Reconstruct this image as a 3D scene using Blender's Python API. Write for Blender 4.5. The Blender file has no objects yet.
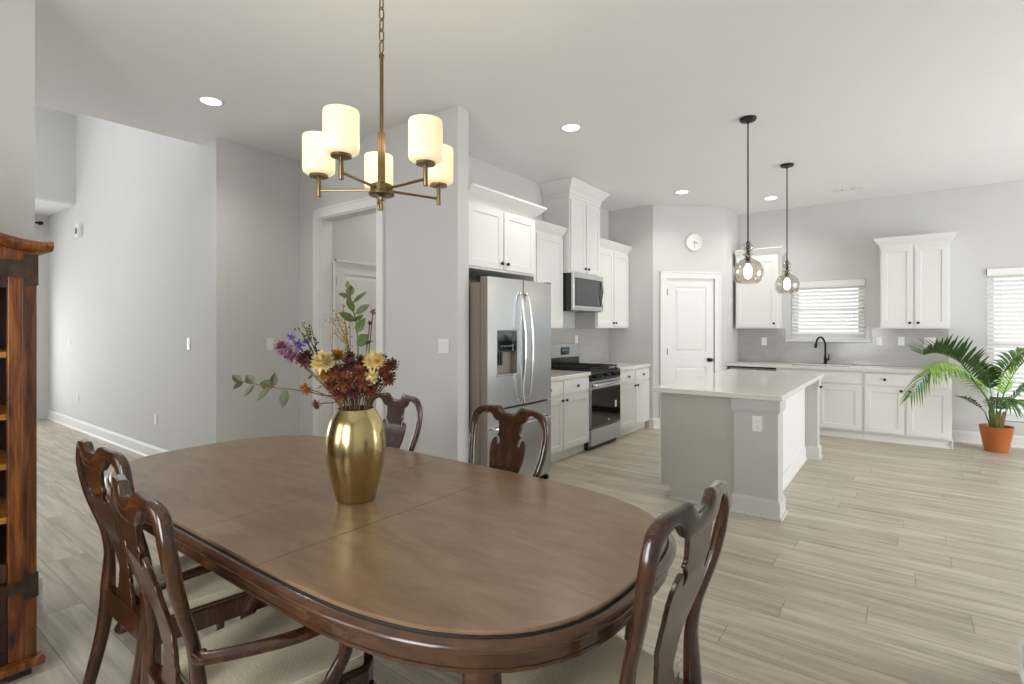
import bpy, bmesh, math, random
from mathutils import Vector, Matrix
random.seed(7)
PI = math.pi
C = bpy.context.scene.collection
CEIL = 3.137

# ------------------------------------------------------------------ materials
def lin(h):
    h = h.lstrip('#')
    o = []
    for i in (0, 2, 4):
        v = int(h[i:i+2], 16) / 255
        o.append(v / 12.92 if v <= .04045 else ((v + .055) / 1.055) ** 2.4)
    return (*o, 1)

def nodes(name):
    m = bpy.data.materials.new(name); m.use_nodes = True
    nt = m.node_tree
    return m, nt, nt.nodes['Principled BSDF']

def mat(name, col, rough=.5, metal=0, var=.04, scale=8, bump=0, coat=0, spec=.5, stretch=(1, 1, 1), emit=None):
    m, nt, b = nodes(name)
    c = lin(col) if isinstance(col, str) else (*col, 1)
    tc = nt.nodes.new('ShaderNodeTexCoord'); mp = nt.nodes.new('ShaderNodeMapping')
    mp.inputs['Scale'].default_value = stretch
    nt.links.new(tc.outputs['Object'], mp.inputs['Vector'])
    n = nt.nodes.new('ShaderNodeTexNoise'); n.inputs['Scale'].default_value = scale; n.inputs['Detail'].default_value = 4
    nt.links.new(mp.outputs['Vector'], n.inputs['Vector'])
    r = nt.nodes.new('ShaderNodeValToRGB')
    r.color_ramp.elements[0].position = .3; r.color_ramp.elements[1].position = .7
    r.color_ramp.elements[0].color = (*[v * (1 - var) for v in c[:3]], 1)
    r.color_ramp.elements[1].color = (*[min(1, v * (1 + var)) for v in c[:3]], 1)
    nt.links.new(n.outputs['Fac'], r.inputs['Fac'])
    nt.links.new(r.outputs['Color'], b.inputs['Base Color'])
    b.inputs['Roughness'].default_value = rough
    b.inputs['Metallic'].default_value = metal
    b.inputs['Specular IOR Level'].default_value = spec
    if coat:
        b.inputs['Coat Weight'].default_value = coat; b.inputs['Coat Roughness'].default_value = .12
    if bump:
        bp = nt.nodes.new('ShaderNodeBump'); bp.inputs['Strength'].default_value = bump; bp.inputs['Distance'].default_value = .01
        nt.links.new(n.outputs['Fac'], bp.inputs['Height']); nt.links.new(bp.outputs['Normal'], b.inputs['Normal'])
    if emit:
        b.inputs['Emission Color'].default_value = lin(emit[0]); b.inputs['Emission Strength'].default_value = emit[1]
    return m

def wood(name, dark, mid, light, rough=.35, coat=.3, scale=3.0, stretch=(1, 12, 12), spec=.5, bump=.05):
    m, nt, b = nodes(name)
    tc = nt.nodes.new('ShaderNodeTexCoord'); mp = nt.nodes.new('ShaderNodeMapping')
    mp.inputs['Scale'].default_value = stretch
    nt.links.new(tc.outputs['Object'], mp.inputs['Vector'])
    n = nt.nodes.new('ShaderNodeTexNoise'); n.inputs['Scale'].default_value = scale; n.inputs['Detail'].default_value = 7
    n.inputs['Roughness'].default_value = .6; n.inputs['Distortion'].default_value = .6
    nt.links.new(mp.outputs['Vector'], n.inputs['Vector'])
    r = nt.nodes.new('ShaderNodeValToRGB'); cr = r.color_ramp
    cr.elements[0].position = .3; cr.elements[0].color = lin(dark)
    cr.elements[1].position = .72; cr.elements[1].color = lin(light)
    e = cr.elements.new(.5); e.color = lin(mid)
    nt.links.new(n.outputs['Fac'], r.inputs['Fac']); nt.links.new(r.outputs['Color'], b.inputs['Base Color'])
    b.inputs['Roughness'].default_value = rough; b.inputs['Specular IOR Level'].default_value = spec
    b.inputs['Coat Weight'].default_value = coat; b.inputs['Coat Roughness'].default_value = .15
    bp = nt.nodes.new('ShaderNodeBump'); bp.inputs['Strength'].default_value = bump; bp.inputs['Distance'].default_value = .004
    nt.links.new(n.outputs['Fac'], bp.inputs['Height']); nt.links.new(bp.outputs['Normal'], b.inputs['Normal'])
    return m

def floor_mat():
    m, nt, b = nodes('plank_floor')
    tc = nt.nodes.new('ShaderNodeTexCoord'); mp = nt.nodes.new('ShaderNodeMapping')
    mp.inputs['Location'].default_value = (0, -.633, 0)
    nt.links.new(tc.outputs['Object'], mp.inputs['Vector'])
    br = nt.nodes.new('ShaderNodeTexBrick')
    br.offset = 0; br.offset_frequency = 2; br.squash = 1
    for k, v in dict(Scale=1, **{'Mortar Size': .0016, 'Mortar Smooth': .3, 'Bias': 0, 'Brick Width': 1.3, 'Row Height': .197}).items():
        br.inputs[k].default_value = v
    br.inputs['Color1'].default_value = lin('#cbc2b4'); br.inputs['Color2'].default_value = lin('#b9afa0'); br.inputs['Mortar'].default_value = lin('#7d7466')
    # every row of planks starts at its own random offset
    sx = nt.nodes.new('ShaderNodeSeparateXYZ'); nt.links.new(mp.outputs['Vector'], sx.inputs[0])
    dv = nt.nodes.new('ShaderNodeMath'); dv.operation = 'DIVIDE'; dv.inputs[1].default_value = .197; nt.links.new(sx.outputs['Y'], dv.inputs[0])
    fl = nt.nodes.new('ShaderNodeMath'); fl.operation = 'FLOOR'; nt.links.new(dv.outputs[0], fl.inputs[0])
    wn = nt.nodes.new('ShaderNodeTexWhiteNoise'); wn.noise_dimensions = '1D'; nt.links.new(fl.outputs[0], wn.inputs['W'])
    ma = nt.nodes.new('ShaderNodeMath'); ma.operation = 'MULTIPLY_ADD'; ma.inputs[1].default_value = 1.3
    nt.links.new(wn.outputs['Value'], ma.inputs[0]); nt.links.new(sx.outputs['X'], ma.inputs[2])
    cb = nt.nodes.new('ShaderNodeCombineXYZ'); nt.links.new(ma.outputs[0], cb.inputs['X']); nt.links.new(sx.outputs['Y'], cb.inputs['Y'])
    nt.links.new(cb.outputs[0], br.inputs['Vector'])
    # grain streaks, different on every plank
    bw = nt.nodes.new('ShaderNodeRGBToBW'); nt.links.new(br.outputs['Color'], bw.inputs['Color'])
    cx = nt.nodes.new('ShaderNodeCombineXYZ')
    mu = nt.nodes.new('ShaderNodeMath'); mu.operation = 'MULTIPLY'; mu.inputs[1].default_value = 37
    nt.links.new(bw.outputs['Val'], mu.inputs[0]); nt.links.new(mu.outputs[0], cx.inputs['Z']); nt.links.new(mu.outputs[0], cx.inputs['X'])
    ad = nt.nodes.new('ShaderNodeVectorMath'); ad.operation = 'ADD'
    nt.links.new(tc.outputs['Object'], ad.inputs[0]); nt.links.new(cx.outputs[0], ad.inputs[1])
    mp2 = nt.nodes.new('ShaderNodeMapping'); mp2.inputs['Scale'].default_value = (1.0, 12, 1)
    nt.links.new(ad.outputs[0], mp2.inputs['Vector'])
    n = nt.nodes.new('ShaderNodeTexNoise'); n.inputs['Scale'].default_value = 1.6; n.inputs['Detail'].default_value = 6; n.inputs['Roughness'].default_value = .62; n.inputs['Distortion'].default_value = .5
    nt.links.new(mp2.outputs[0], n.inputs['Vector'])
    r = nt.nodes.new('ShaderNodeValToRGB')
    r.color_ramp.elements[0].position = .28; r.color_ramp.elements[0].color = (.50, .475, .44, 1)
    r.color_ramp.elements[1].position = .62; r.color_ramp.elements[1].color = (1.06, 1.05, 1.03, 1)
    nt.links.new(n.outputs['Fac'], r.inputs['Fac'])
    mx = nt.nodes.new('ShaderNodeMix'); mx.data_type = 'RGBA'; mx.blend_type = 'MULTIPLY'; mx.inputs['Factor'].default_value = .85
    nt.links.new(br.outputs['Color'], mx.inputs['A']); nt.links.new(r.outputs['Color'], mx.inputs['B'])
    nt.links.new(mx.outputs['Result'], b.inputs['Base Color'])
    b.inputs['Roughness'].default_value = .42; b.inputs['Specular IOR Level'].default_value = .45
    bp = nt.nodes.new('ShaderNodeBump'); bp.inputs['Strength'].default_value = .12; bp.inputs['Distance'].default_value = .003
    nt.links.new(n.outputs['Fac'], bp.inputs['Height']); nt.links.new(bp.outputs['Normal'], b.inputs['Normal'])
    return m

def tile_mat():
    m, nt, b = nodes('subway_tile')
    tc = nt.nodes.new('ShaderNodeTexCoord')
    sp = nt.nodes.new('ShaderNodeSeparateXYZ'); nt.links.new(tc.outputs['Object'], sp.inputs[0])
    a = nt.nodes.new('ShaderNodeMath'); a.operation = 'ADD'; nt.links.new(sp.outputs['X'], a.inputs[0]); nt.links.new(sp.outputs['Y'], a.inputs[1])
    cx = nt.nodes.new('ShaderNodeCombineXYZ'); nt.links.new(a.outputs[0], cx.inputs['X']); nt.links.new(sp.outputs['Z'], cx.inputs['Y'])
    br = nt.nodes.new('ShaderNodeTexBrick')
    for k, v in dict(Scale=1, **{'Mortar Size': .0018, 'Mortar Smooth': .2, 'Brick Width': .152, 'Row Height': .0762}).items():
        br.inputs[k].default_value = v
    br.inputs['Color1'].default_value = lin('#b4b3b1'); br.inputs['Color2'].default_value = lin('#aeadab'); br.inputs['Mortar'].default_value = lin('#b9b8b5')
    nt.links.new(cx.outputs[0], br.inputs['Vector']); nt.links.new(br.outputs['Color'], b.inputs['Base Color'])
    b.inputs['Roughness'].default_value = .15
    bp = nt.nodes.new('ShaderNodeBump'); bp.inputs['Strength'].default_value = .35; bp.inputs['Distance'].default_value = .002; bp.invert = True
    nt.links.new(br.outputs['Fac'], bp.inputs['Height']); nt.links.new(bp.outputs['Normal'], b.inputs['Normal'])
    return m

def thin_glass(name, tint, gloss=.12, grough=.02):
    m = bpy.data.materials.new(name); m.use_nodes = True; nt = m.node_tree; nt.nodes.clear()
    out = nt.nodes.new('ShaderNodeOutputMaterial'); mx = nt.nodes.new('ShaderNodeMixShader')
    t = nt.nodes.new('ShaderNodeBsdfTransparent'); t.inputs['Color'].default_value = (*tint, 1)
    g = nt.nodes.new('ShaderNodeBsdfGlossy'); g.inputs['Roughness'].default_value = grough
    lw = nt.nodes.new('ShaderNodeLayerWeight'); lw.inputs['Blend'].default_value = .35
    mr = nt.nodes.new('ShaderNodeMapRange'); mr.inputs['To Min'].default_value = gloss * .35; mr.inputs['To Max'].default_value = min(1, gloss * 4.5)
    nt.links.new(lw.outputs['Facing'], mr.inputs['Value']); nt.links.new(mr.outputs['Result'], mx.inputs[0])
    nt.links.new(t.outputs[0], mx.inputs[1]); nt.links.new(g.outputs[0], mx.inputs[2]); nt.links.new(mx.outputs[0], out.inputs[0])
    return m

M = {}
M['wall'] = mat('wall_paint', '#d0d0ce', .85, var=.01, scale=3)
M['ceil'] = mat('ceiling_paint', '#ececec', .9, var=.008, scale=3)
M['trim'] = mat('trim_paint', '#e6e6e4', .45, var=.01)
M['cab'] = mat('white_cabinet_paint', '#e9e9e7', .4, var=.008)
M['islandwall'] = mat('island_paint', '#c4c3c0', .6, var=.01)
M['islandbase'] = mat('island_base_paint', '#d3d2cf', .5, var=.01)
M['isl'] = mat('island_end_paint', '#b9b5ad', .55, var=.01)
M['floor'] = floor_mat()
M['tile'] = tile_mat()
M['quartz'] = mat('white_quartz', '#e2dfd9', .1, var=.03, scale=25, spec=.6)
M['steel'] = mat('brushed_steel', (.60, .62, .65), .26, 1, var=.05, scale=3, stretch=(60, 60, 1))
M['steelbright'] = mat('polished_steel', (.75, .76, .78), .16, 1, var=.03)
M['fridgeside'] = mat('fridge_side_grey', '#8d8478', .5, var=.03)
M['black'] = mat('black_enamel', '#101012', .25, var=.1, coat=.3)
M['blackmatte'] = mat('matte_black_metal', '#141313', .45, .3, var=.1)
M['iron'] = mat('cast_iron', '#1b1b1c', .6, var=.15, scale=40)
M['blackglass'] = mat('oven_glass', '#0c0d10', .06, var=.05, spec=.7)
M['mwglass'] = mat('microwave_glass', '#2a3038', .05, var=.05, spec=.9)
M['display'] = mat('display_blue', '#20303f', .15, emit=('#7fa8c8', .25))
M['white_plastic'] = mat('white_plastic', '#ededeb', .35, var=.01)
M['slot'] = mat('dark_slot', '#6d6b66', .5)
M['chairwood'] = wood('cherry_wood', '#28150a', '#3b2010', '#54311a', .24, .6, 3, (9, 9, 2), bump=.01)
M['tabletop'] = wood('table_top_wood', '#73573f', '#83684d', '#917559', .32, .15, 2.2, (2.2, 8, 8), bump=.01)
M['tablerim'] = wood('table_rim_wood', '#3a2416', '#4c301d', '#5c3d26', .26, .5, 3, (3, 3, 9), bump=.01)
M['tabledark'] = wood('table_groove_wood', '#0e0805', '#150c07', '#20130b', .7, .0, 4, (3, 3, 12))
M['fabric'] = mat('cream_seat_fabric', '#c9bea6', .9, var=.12, scale=180, bump=.25)
M['rustic'] = wood('rustic_wood', '#27120a', '#703c17', '#a5652b', .42, .25, 3.2, (14, 14, 1.2), bump=.3)
M['rusticmid'] = wood('rustic_wood_brown', '#1c0e07', '#5a3115', '#8a5426', .42, .25, 3.2, (14, 14, 1.2), bump=.3)
M['rusticdark'] = wood('rustic_wood_dark', '#150b07', '#31190d', '#5a3117', .45, .25, 3, (12, 12, 1.4), bump=.3)
M['rusticlight'] = wood('rustic_shelf_wood', '#7a4a1c', '#b57a34', '#d29a50', .5, .15, 3, (1.5, 12, 12), bump=.2)
M['ironstrap'] = mat('aged_iron_strap', '#4a3d30', .5, .6, var=.35, scale=30, bump=.4)
M['brass'] = mat('aged_brass', (.23, .165, .085), .34, 1, var=.12, scale=12)
M['gold'] = mat('polished_gold_vase', (.60, .49, .24), .2, 1, var=.05, scale=4)
M['shade'] = mat('opal_glass_shade', '#e6dcbc', .3, emit=('#ffeab8', .42))
M['shadetop'] = M['shade']
M['bulb'] = mat('warm_bulb', '#fff1d0', .3, emit=('#ffdf9d', 14))
M['smoke'] = thin_glass('smoked_glass', (.80, .765, .71), .22)
M['pane'] = thin_glass('window_glass', (.97, .98, .98), .05)
M['led'] = mat('led_diffuser', '#ffffff', .4, emit=('#fff6e6', 9))
M['blind'] = mat('white_blind', '#f0f0ee', .5, var=.01)
M['terracotta'] = mat('terracotta_plastic', '#b0642f', .45, var=.05)
M['soil'] = mat('potting_soil', '#2b2119', .95, var=.4, scale=60, bump=.5)
M['cloth'] = mat('white_curtain_cloth', '#dfdfdc', .9, var=.03)
M['outside'] = mat('exterior_ground', '#b9b8ae', .9, var=.05)

def leafmat(name, col, var=.25, rough=.5):
    m = mat(name, col, rough, var=var, scale=14)
    nt = m.node_tree; b = nt.nodes['Principled BSDF']
    b.inputs['Subsurface Weight'].default_value = 0
    return m
M['leaf'] = leafmat('branch_leaf_green', '#50602f')
M['leafdark'] = leafmat('dark_leaf_green', '#414a2a')
M['palm'] = leafmat('palm_green', '#5c8a38', .35)
M['palmdark'] = leafmat('palm_dark_green', '#41602f', .35)
M['palmlight'] = leafmat('palm_light_green', '#8fb552', .3)
M['palmstem'] = leafmat('palm_stem_green', '#68803c', .3)
M['husk'] = leafmat('palm_husk', '#8a744c', .3)
M['mumyellow'] = leafmat('yellow_petals', '#ead79a', .18, .8)
M['mumgold'] = leafmat('gold_petals', '#b98a35', .25, .8)
M['russet'] = leafmat('russet_petals', '#7a4227', .4, .85)
M['maroon'] = leafmat('maroon_petals', '#532128', .35, .85)
M['orange'] = leafmat('orange_petals', '#b0611d', .3, .8)
M['purple'] = leafmat('purple_petals', '#5b3f8c', .25, .8)
M['mauve'] = leafmat('mauve_petals', '#96687a', .3, .85)
M['drystem'] = leafmat('dry_stem_brown', '#6b5138', .3, .8)
M['olive'] = leafmat('olive_buds', '#6a6236', .35, .85)
M['goldenrod'] = leafmat('goldenrod_sprays', '#a68a3a', .35, .85)
M['tag'] = mat('pale_blue_tag', '#a9cfd6', .5)

# ------------------------------------------------------------------ mesh helpers
def obj(name, bm, m, parent=None, smooth=False, bevel=0, seg=2, angle=40, loc=None, rotz=0):
    me = bpy.data.meshes.new(name)
    bmesh.ops.recalc_face_normals(bm, faces=bm.faces)
    bm.to_mesh(me); bm.free()
    me.materials.append(M[m] if isinstance(m, str) else m)
    if smooth:
        for p in me.polygons: p.use_smooth = True
        me.set_sharp_from_angle(angle=math.radians(angle))
    o = bpy.data.objects.new(name, me); C.objects.link(o)
    if parent is not None: o.parent = parent
    if loc is not None: o.location = loc
    o.rotation_euler.z = rotz
    if bevel:
        md = o.modifiers.new('Bevel', 'BEVEL'); md.width = bevel; md.segments = seg; md.limit_method = 'ANGLE'; md.angle_limit = math.radians(35)
    return o

def tag(o, label, cat=None, group=None, kind=None):
    if label: o['label'] = label
    if cat: o['category'] = cat
    if group: o['group'] = group
    if kind: o['kind'] = kind
    return o

def thing(name, label, cat, loc=(0, 0, 0), rotz=0, group=None, kind=None):
    o = bpy.data.objects.new(name, None); C.objects.link(o)
    o.empty_display_size = .1
    o.location = loc; o.rotation_euler = (0, 0, rotz)
    return tag(o, label, cat, group, kind)

def BM(): return bmesh.new()

def box(bm, x0, x1, y0, y1, z0, z1, bev=0):
    r = bmesh.ops.create_cube(bm, size=1)
    vs = r['verts']
    bmesh.ops.scale(bm, vec=(x1 - x0, y1 - y0, z1 - z0), verts=vs)
    bmesh.ops.translate(bm, vec=((x0 + x1) / 2, (y0 + y1) / 2, (z0 + z1) / 2), verts=vs)
    if bev:
        es = list({e for v in vs for e in v.link_edges})
        bmesh.ops.bevel(bm, geom=es, offset=bev, segments=2, profile=.5, affect='EDGES')
    return bm

def bx(*a, bev=0): return box(BM(), *a, bev=bev)

def lathe(bm, prof, n=32, cx=0, cy=0, cap=True):
    rings = []
    for r, z in prof:
        rings.append([bm.verts.new((cx + r * math.cos(2 * PI * k / n), cy + r * math.sin(2 * PI * k / n), z)) for k in range(n)])
    for a, b in zip(rings, rings[1:]):
        for k in range(n):
            bm.faces.new((a[k], a[(k + 1) % n], b[(k + 1) % n], b[k]))
    if cap:
        bm.faces.new(rings[0][::-1]); bm.faces.new(rings[-1])
    return bm

def sweep(bm, pts, sizes, ref=(0, 1, 0), n=10, closed=False, power=2.6):
    """superellipse section (a along side, b along up) swept along pts"""
    pts = [Vector(p) for p in pts]; ref = Vector(ref).normalized(); L = len(pts)
    if not isinstance(sizes, list): sizes = [sizes] * L
    sizes = [s if isinstance(s, tuple) else (s, s) for s in sizes]
    rings = []
    for i, p in enumerate(pts):
        if closed: t = pts[(i + 1) % L] - pts[i - 1]
        else: t = pts[min(i + 1, L - 1)] - pts[max(i - 1, 0)]
        t.normalize()
        s = t.cross(ref)
        if s.length < 1e-4: s = t.cross(Vector((.3, .2, 1)))
        s.normalize(); u = s.cross(t).normalized()
        a, b = sizes[i]; ring = []
        for k in range(n):
            th = 2 * PI * k / n; c_, s_ = math.cos(th), math.sin(th)
            ring.append(bm.verts.new(p + s * a * math.copysign(abs(c_) ** (2 / power), c_) + u * b * math.copysign(abs(s_) ** (2 / power), s_)))
        rings.append(ring)
    rr = list(zip(rings, rings[1:]))
    if closed: rr.append((rings[-1], rings[0]))
    for a, b in rr:
        for k in range(n): bm.faces.new((a[k], a[(k + 1) % n], b[(k + 1) % n], b[k]))
    if not closed:
        bm.faces.new(rings[0][::-1]); bm.faces.new(rings[-1])
    return bm

def spline(pts, n=6):
    """Catmull-Rom through tuples of any length"""
    out = []; P = [tuple(p) for p in pts]; L = len(P)
    for i in range(L - 1):
        p0, p1, p2, p3 = P[max(i - 1, 0)], P[i], P[i + 1], P[min(i + 2, L - 1)]
        for k in range(n):
            t = k / n
            out.append(tuple(.5 * ((2 * b) + (-a + c) * t + (2 * a - 5 * b + 4 * c - d) * t * t + (-a + 3 * b - 3 * c + d) * t ** 3) for a, b, c, d in zip(p0, p1, p2, p3)))
    out.append(P[-1]); return out

def cyl(bm, p0, p1, r, n=14): return sweep(bm, [p0, p1], r, ref=(.37, .61, .7), n=n, power=2)

def plate(bm, outline, y0, y1, cuts=(), ymap=None, xcuts=()):
    """outline in (x,z) extruded from y0 to y1; optional y offset as a function of z"""
    f = bm.faces.new([bm.verts.new((x, y0, z)) for x, z in outline])
    for zc in cuts:
        bmesh.ops.bisect_plane(bm, geom=bm.verts[:] + bm.edges[:] + bm.faces[:], plane_co=(0, 0, zc), plane_no=(0, 0, 1))
    for xc in xcuts:
        bmesh.ops.bisect_plane(bm, geom=bm.verts[:] + bm.edges[:] + bm.faces[:], plane_co=(xc, 0, 0), plane_no=(1, 0, 0))
    r = bmesh.ops.extrude_face_region(bm, geom=bm.faces[:])
    vs = [v for v in r['geom'] if isinstance(v, bmesh.types.BMVert)]
    bmesh.ops.translate(bm, vec=(0, y1 - y0, 0), verts=vs)
    if ymap:
        for v in bm.verts: v.co.y += ymap(v.co.z) + bow(v.co.x, v.co.z)
    return bm

def shaker(bm, x0, x1, z0, z1, yf, t=.019, rail=.058, rec=.008):
    def q(a, b, c, d, y): return [bm.verts.new(p) for p in ((a, y, c), (b, y, c), (b, y, d), (a, y, d))]
    o = q(x0, x1, z0, z1, yf); bk = q(x0, x1, z0, z1, yf + t)
    i = q(x0 + rail, x1 - rail, z0 + rail, z1 - rail, yf)
    e = .004
    j = q(x0 + rail + e, x1 - rail - e, z0 + rail + e, z1 - rail - e, yf + rec)
    for k in range(4):
        l = (k + 1) % 4
        bm.faces.new((o[k], o[l], i[l], i[k])); bm.faces.new((i[k], i[l], j[l], j[k])); bm.faces.new((bk[k], bk[l], o[l], o[k]))
    bm.faces.new(j); bm.faces.new(bk[::-1])
    return bm

def knob_bm(x, yf, z, r=.0155):
    bm = BM()
    lathe(bm, [(.006, 0), (.006, .012), (r, .016), (r * 1.02, .022), (r * .7, .028), (.002, .029)], 16)
    bmesh.ops.rotate(bm, verts=bm.verts, matrix=Matrix.Rotation(PI / 2, 3, 'X'))
    bmesh.ops.translate(bm, verts=bm.verts, vec=(x, yf - .0005, z))
    return bm

def crown_bm(x0, x1, d, prof, left=True, right=True, yb=0):
    bm = BM(); rings = []
    for o, z in prof:
        a, b = (o if left else 0), (o if right else 0)
        rings.append([bm.verts.new(p) for p in ((x0 - a, yb, z), (x0 - a, -d - o, z), (x1 + b, -d - o, z), (x1 + b, yb, z))])
    for p, q in zip(rings, rings[1:]):
        for k in range(4): bm.faces.new((p[k], p[(k + 1) % 4], q[(k + 1) % 4], q[k]))
    bm.faces.new(rings[0][::-1]); bm.faces.new(rings[-1])
    return bm

CROWN = [(.002, 0), (.006, .008), (.010, .014), (.016, .020), (.028, .034), (.044, .056), (.056, .076), (.064, .084), (.066, .100)]

# ------------------------------------------------------------------ setting
def struct(name, bm, m, label, cat, parent=None):
    o = obj(name, bm, m, parent)
    if parent is None: tag(o, label, cat, kind='structure')
    return o

XL, YB, XR = -3.5, 8.48, 4.2
struct('floor', bx(-10.7, 4.4, -1.3, 8.7, -.1, 0), 'floor', 'pale greige wood plank floor running through dining room and kitchen', 'floor')
struct('ceiling', bx(-5.33, 4.4, -1.3, 8.7, CEIL, CEIL + .12), 'ceil', 'smooth white ceiling over dining room and kitchen', 'ceiling')
# foyer: higher ceiling, drop to a low room at the far end
bm = BM(); box(bm, -9.34, -5.33, -1.3, 2.2, 4.36, 4.46); box(bm, -5.33, -5.23, -1.3, 2.2, CEIL + .125, 4.46)
struct('ceiling_foyer', bm, 'ceil', 'raised white ceiling over the foyer at left', 'ceiling')
bm = BM(); box(bm, -9.34, -9.22, -1.3, 2.199, CEIL, 4.36)
struct('wall_header', bm, 'wall', 'grey wall panel above the wide opening at the end of the foyer', 'wall')
struct('ceiling_front_room', bx(-10.7, -9.345, -1.3, 2.199, CEIL, CEIL + .1), 'ceil', 'low white ceiling beyond the foyer opening', 'ceiling')
bm = BM(); box(bm, -10.7, -5.0, 2.2, 2.31, 0, 4.46)
struct('wall_foyer', bm, 'wall', 'long pale wall of the foyer behind the dining table', 'wall')
struct('wall_niche', bx(-5.11, -5.0, 2.311, 3.139, 0, CEIL - .001), 'wall', 'short wall with light switch left of the hall doorway', 'wall')
DX0, DX1, DZ = -4.62, -3.74, 2.49
bm = BM(); box(bm, -4.999, DX0, 3.01, 3.14, 0, CEIL - .001); box(bm, DX1, -2.78, 3.01, 3.14, 0, CEIL - .001); box(bm, DX0, DX1, 3.01, 3.14, DZ, CEIL - .001)
struct('wall_hall', bm, 'wall', 'wall with the hall doorway between foyer corner and refrigerator', 'wall')
bm = BM(); box(bm, -4.75, -4.64, 3.141, 5.2, 0, CEIL - .001); box(bm, -4.64, -3.611, 5.08, 5.2, 0, CEIL - .001)
struct('wall_hall_inside', bm, 'wall', 'inner walls of the small hall behind the doorway', 'wall')
struct('wall_left', bx(-3.61, XL, 3.141, 8.6, 0, CEIL - .001), 'wall', 'kitchen wall behind the refrigerator and gas range', 'wall')
struct('wall_pantry_side', bx(XL + .001, -2.815, 7.066, 7.17, 0, CEIL - .001), 'wall', 'short wall at the end of the range run beside the pantry', 'wall')
# diagonal pantry wall, with the opening for the door
PA, PB = Vector((-2.815, 7.066)), Vector((-2.03, 7.855)); PL = (PB - PA).length; PT = math.atan2((PB - PA).y, (PB - PA).x)
bm = BM(); box(bm, 0, .19, 0, .1, 0, CEIL - .001); box(bm, .925, PL, 0, .1, 0, CEIL - .001); box(bm, .19, .925, 0, .1, 2.115, CEIL - .001)
wp = struct('wall_pantry', bm, 'wall', 'angled wall holding the pantry door and the clock', 'wall'); wp.location = (PA.x, PA.y, 0); wp.rotation_euler.z = PT
struct('wall_pantry_return', bx(-2.13, -2.03, 7.86, 8.479, 0, CEIL - .001), 'wall', 'short wall between pantry corner and dishwasher counter', 'wall')
W1 = (-1.305, -.412, 1.245, 2.074); W2 = (.794, 1.69, .30, 2.12)
bm = BM()
for a in ((-2.13, W1[0], 0, CEIL), (W1[0], W1[1], 0, W1[2]), (W1[0], W1[1], W1[3], CEIL), (W1[1], W2[0], 0, CEIL), (W2[0], W2[1], 0, W2[2]), (W2[0], W2[1], W2[3], CEIL), (W2[1], 4.4, 0, CEIL)):
    box(bm, a[0], a[1], YB, YB + .14, a[2], a[3] - (.001 if a[3] == CEIL else 0))
struct('wall_back', bm, 'wall', 'pale grey kitchen wall with the two windows', 'wall')
bm = BM(); RW = (4.3, 7.3, .1, 2.5)
box(bm, XR, XR + .14, 2.8, RW[0], 0, CEIL - .001); box(bm, XR, XR + .14, RW[1], YB, 0, CEIL - .001); box(bm, XR, XR + .14, RW[0], RW[1], 0, RW[2]); box(bm, XR, XR + .14, RW[0], RW[1], RW[3], CEIL - .001)
struct('wall_right', bm, 'wall', 'far right wall of the living area with patio windows', 'wall')
bm = BM(); box(bm, .40, .52, -1.2, 2.94, 0, CEIL - .001); box(bm, .521, XR, 2.82, 2.94, 0, CEIL - .001)
struct('wall_dining_right', bm, 'wall', 'wall to the right of the dining table', 'wall')
struct('wall_dining_left', bx(-3.62, XL, -1.2, .672, 0, CEIL - .001), 'wall', 'wall stub behind the rustic wooden hutch', 'wall')
bm = BM(); FW = [(-3.0, -1.9, .7, 2.3), (-1.5, -.4, .7, 2.3), (-8.2, -6.4, 2.3, 4.0)]
xs = -10.7
for a in sorted(FW):
    box(bm, xs, a[0], -1.3, -1.2, 0, 4.46); box(bm, a[0], a[1], -1.3, -1.2, 0, a[2]); box(bm, a[0], a[1], -1.3, -1.2, a[3], 4.46); xs = a[1]
box(bm, xs, .52, -1.3, -1.2, 0, 4.46)
struct('wall_front', bm, 'wall', 'front wall behind the camera with the dining windows', 'wall')
bm = BM(); LW = (-.6, 1.7, .35, 2.0)
for y0, y1, z0, z1 in ((-1.3, LW[0], 0, CEIL), (LW[1], 2.2, 0, CEIL), (LW[0], LW[1], 0, LW[2]), (LW[0], LW[1], LW[3], CEIL)):
    box(bm, -10.72, -10.6, y0, y1, z0, z1)
struct('wall_front_room', bm, 'wall', 'far end wall of the front room behind the curtain rod', 'wall')
# backsplashes
struct('trim_1', bx(XL + .001, XL + .009, 4.14, 7.065, .912, 1.405), 'tile', 'glossy grey tile backsplash behind the gas range', 'backsplash')
bm = BM(); box(bm, -2.028, W1[0] - .07, YB - .009, YB - .001, .912, 1.40); box(bm, W1[1] + .07, .446, YB - .009, YB - .001, .912, 1.40); box(bm, W1[0] - .07, W1[1] + .07, YB - .009, YB - .001, .912, 1.205)
struct('trim_2', bm, 'tile', 'grey tile backsplash around the sink window', 'backsplash')

# baseboards: profile boards with shoe moulding
def base(name, segs, label):
    bm = BM()
    for (x0, y0, x1, y1) in segs:
        d = Vector((x1 - x0, y1 - y0)); L = d.length; d.normalize(); n = Vector((d.y, -d.x))   # room side = right of travel
        prof = [(0, 0), (.026, 0), (.026, .012), (.018, .022), (.014, .024), (.014, .118), (.010, .128), (.007, .138), (0, .142)]
        a = [bm.verts.new((x0 + n.x * (o + .0008), y0 + n.y * (o + .0008), z + .0005)) for o, z in prof]
        b = [bm.verts.new((x1 + n.x * (o + .0008), y1 + n.y * (o + .0008), z + .0005)) for o, z in prof]
        for k in range(len(prof)):
            l = (k + 1) % len(prof); bm.faces.new((a[k], a[l], b[l], b[k]))
        bm.faces.new(a); bm.faces.new(b[::-1])
    return struct(name, bm, 'trim', label, 'baseboard')
base('baseboard_foyer', [(-10.6, 2.2, -4.975, 2.2), (-5.0, 2.174, -5.0, 3.0)], 'white baseboard along the long foyer wall')
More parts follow.
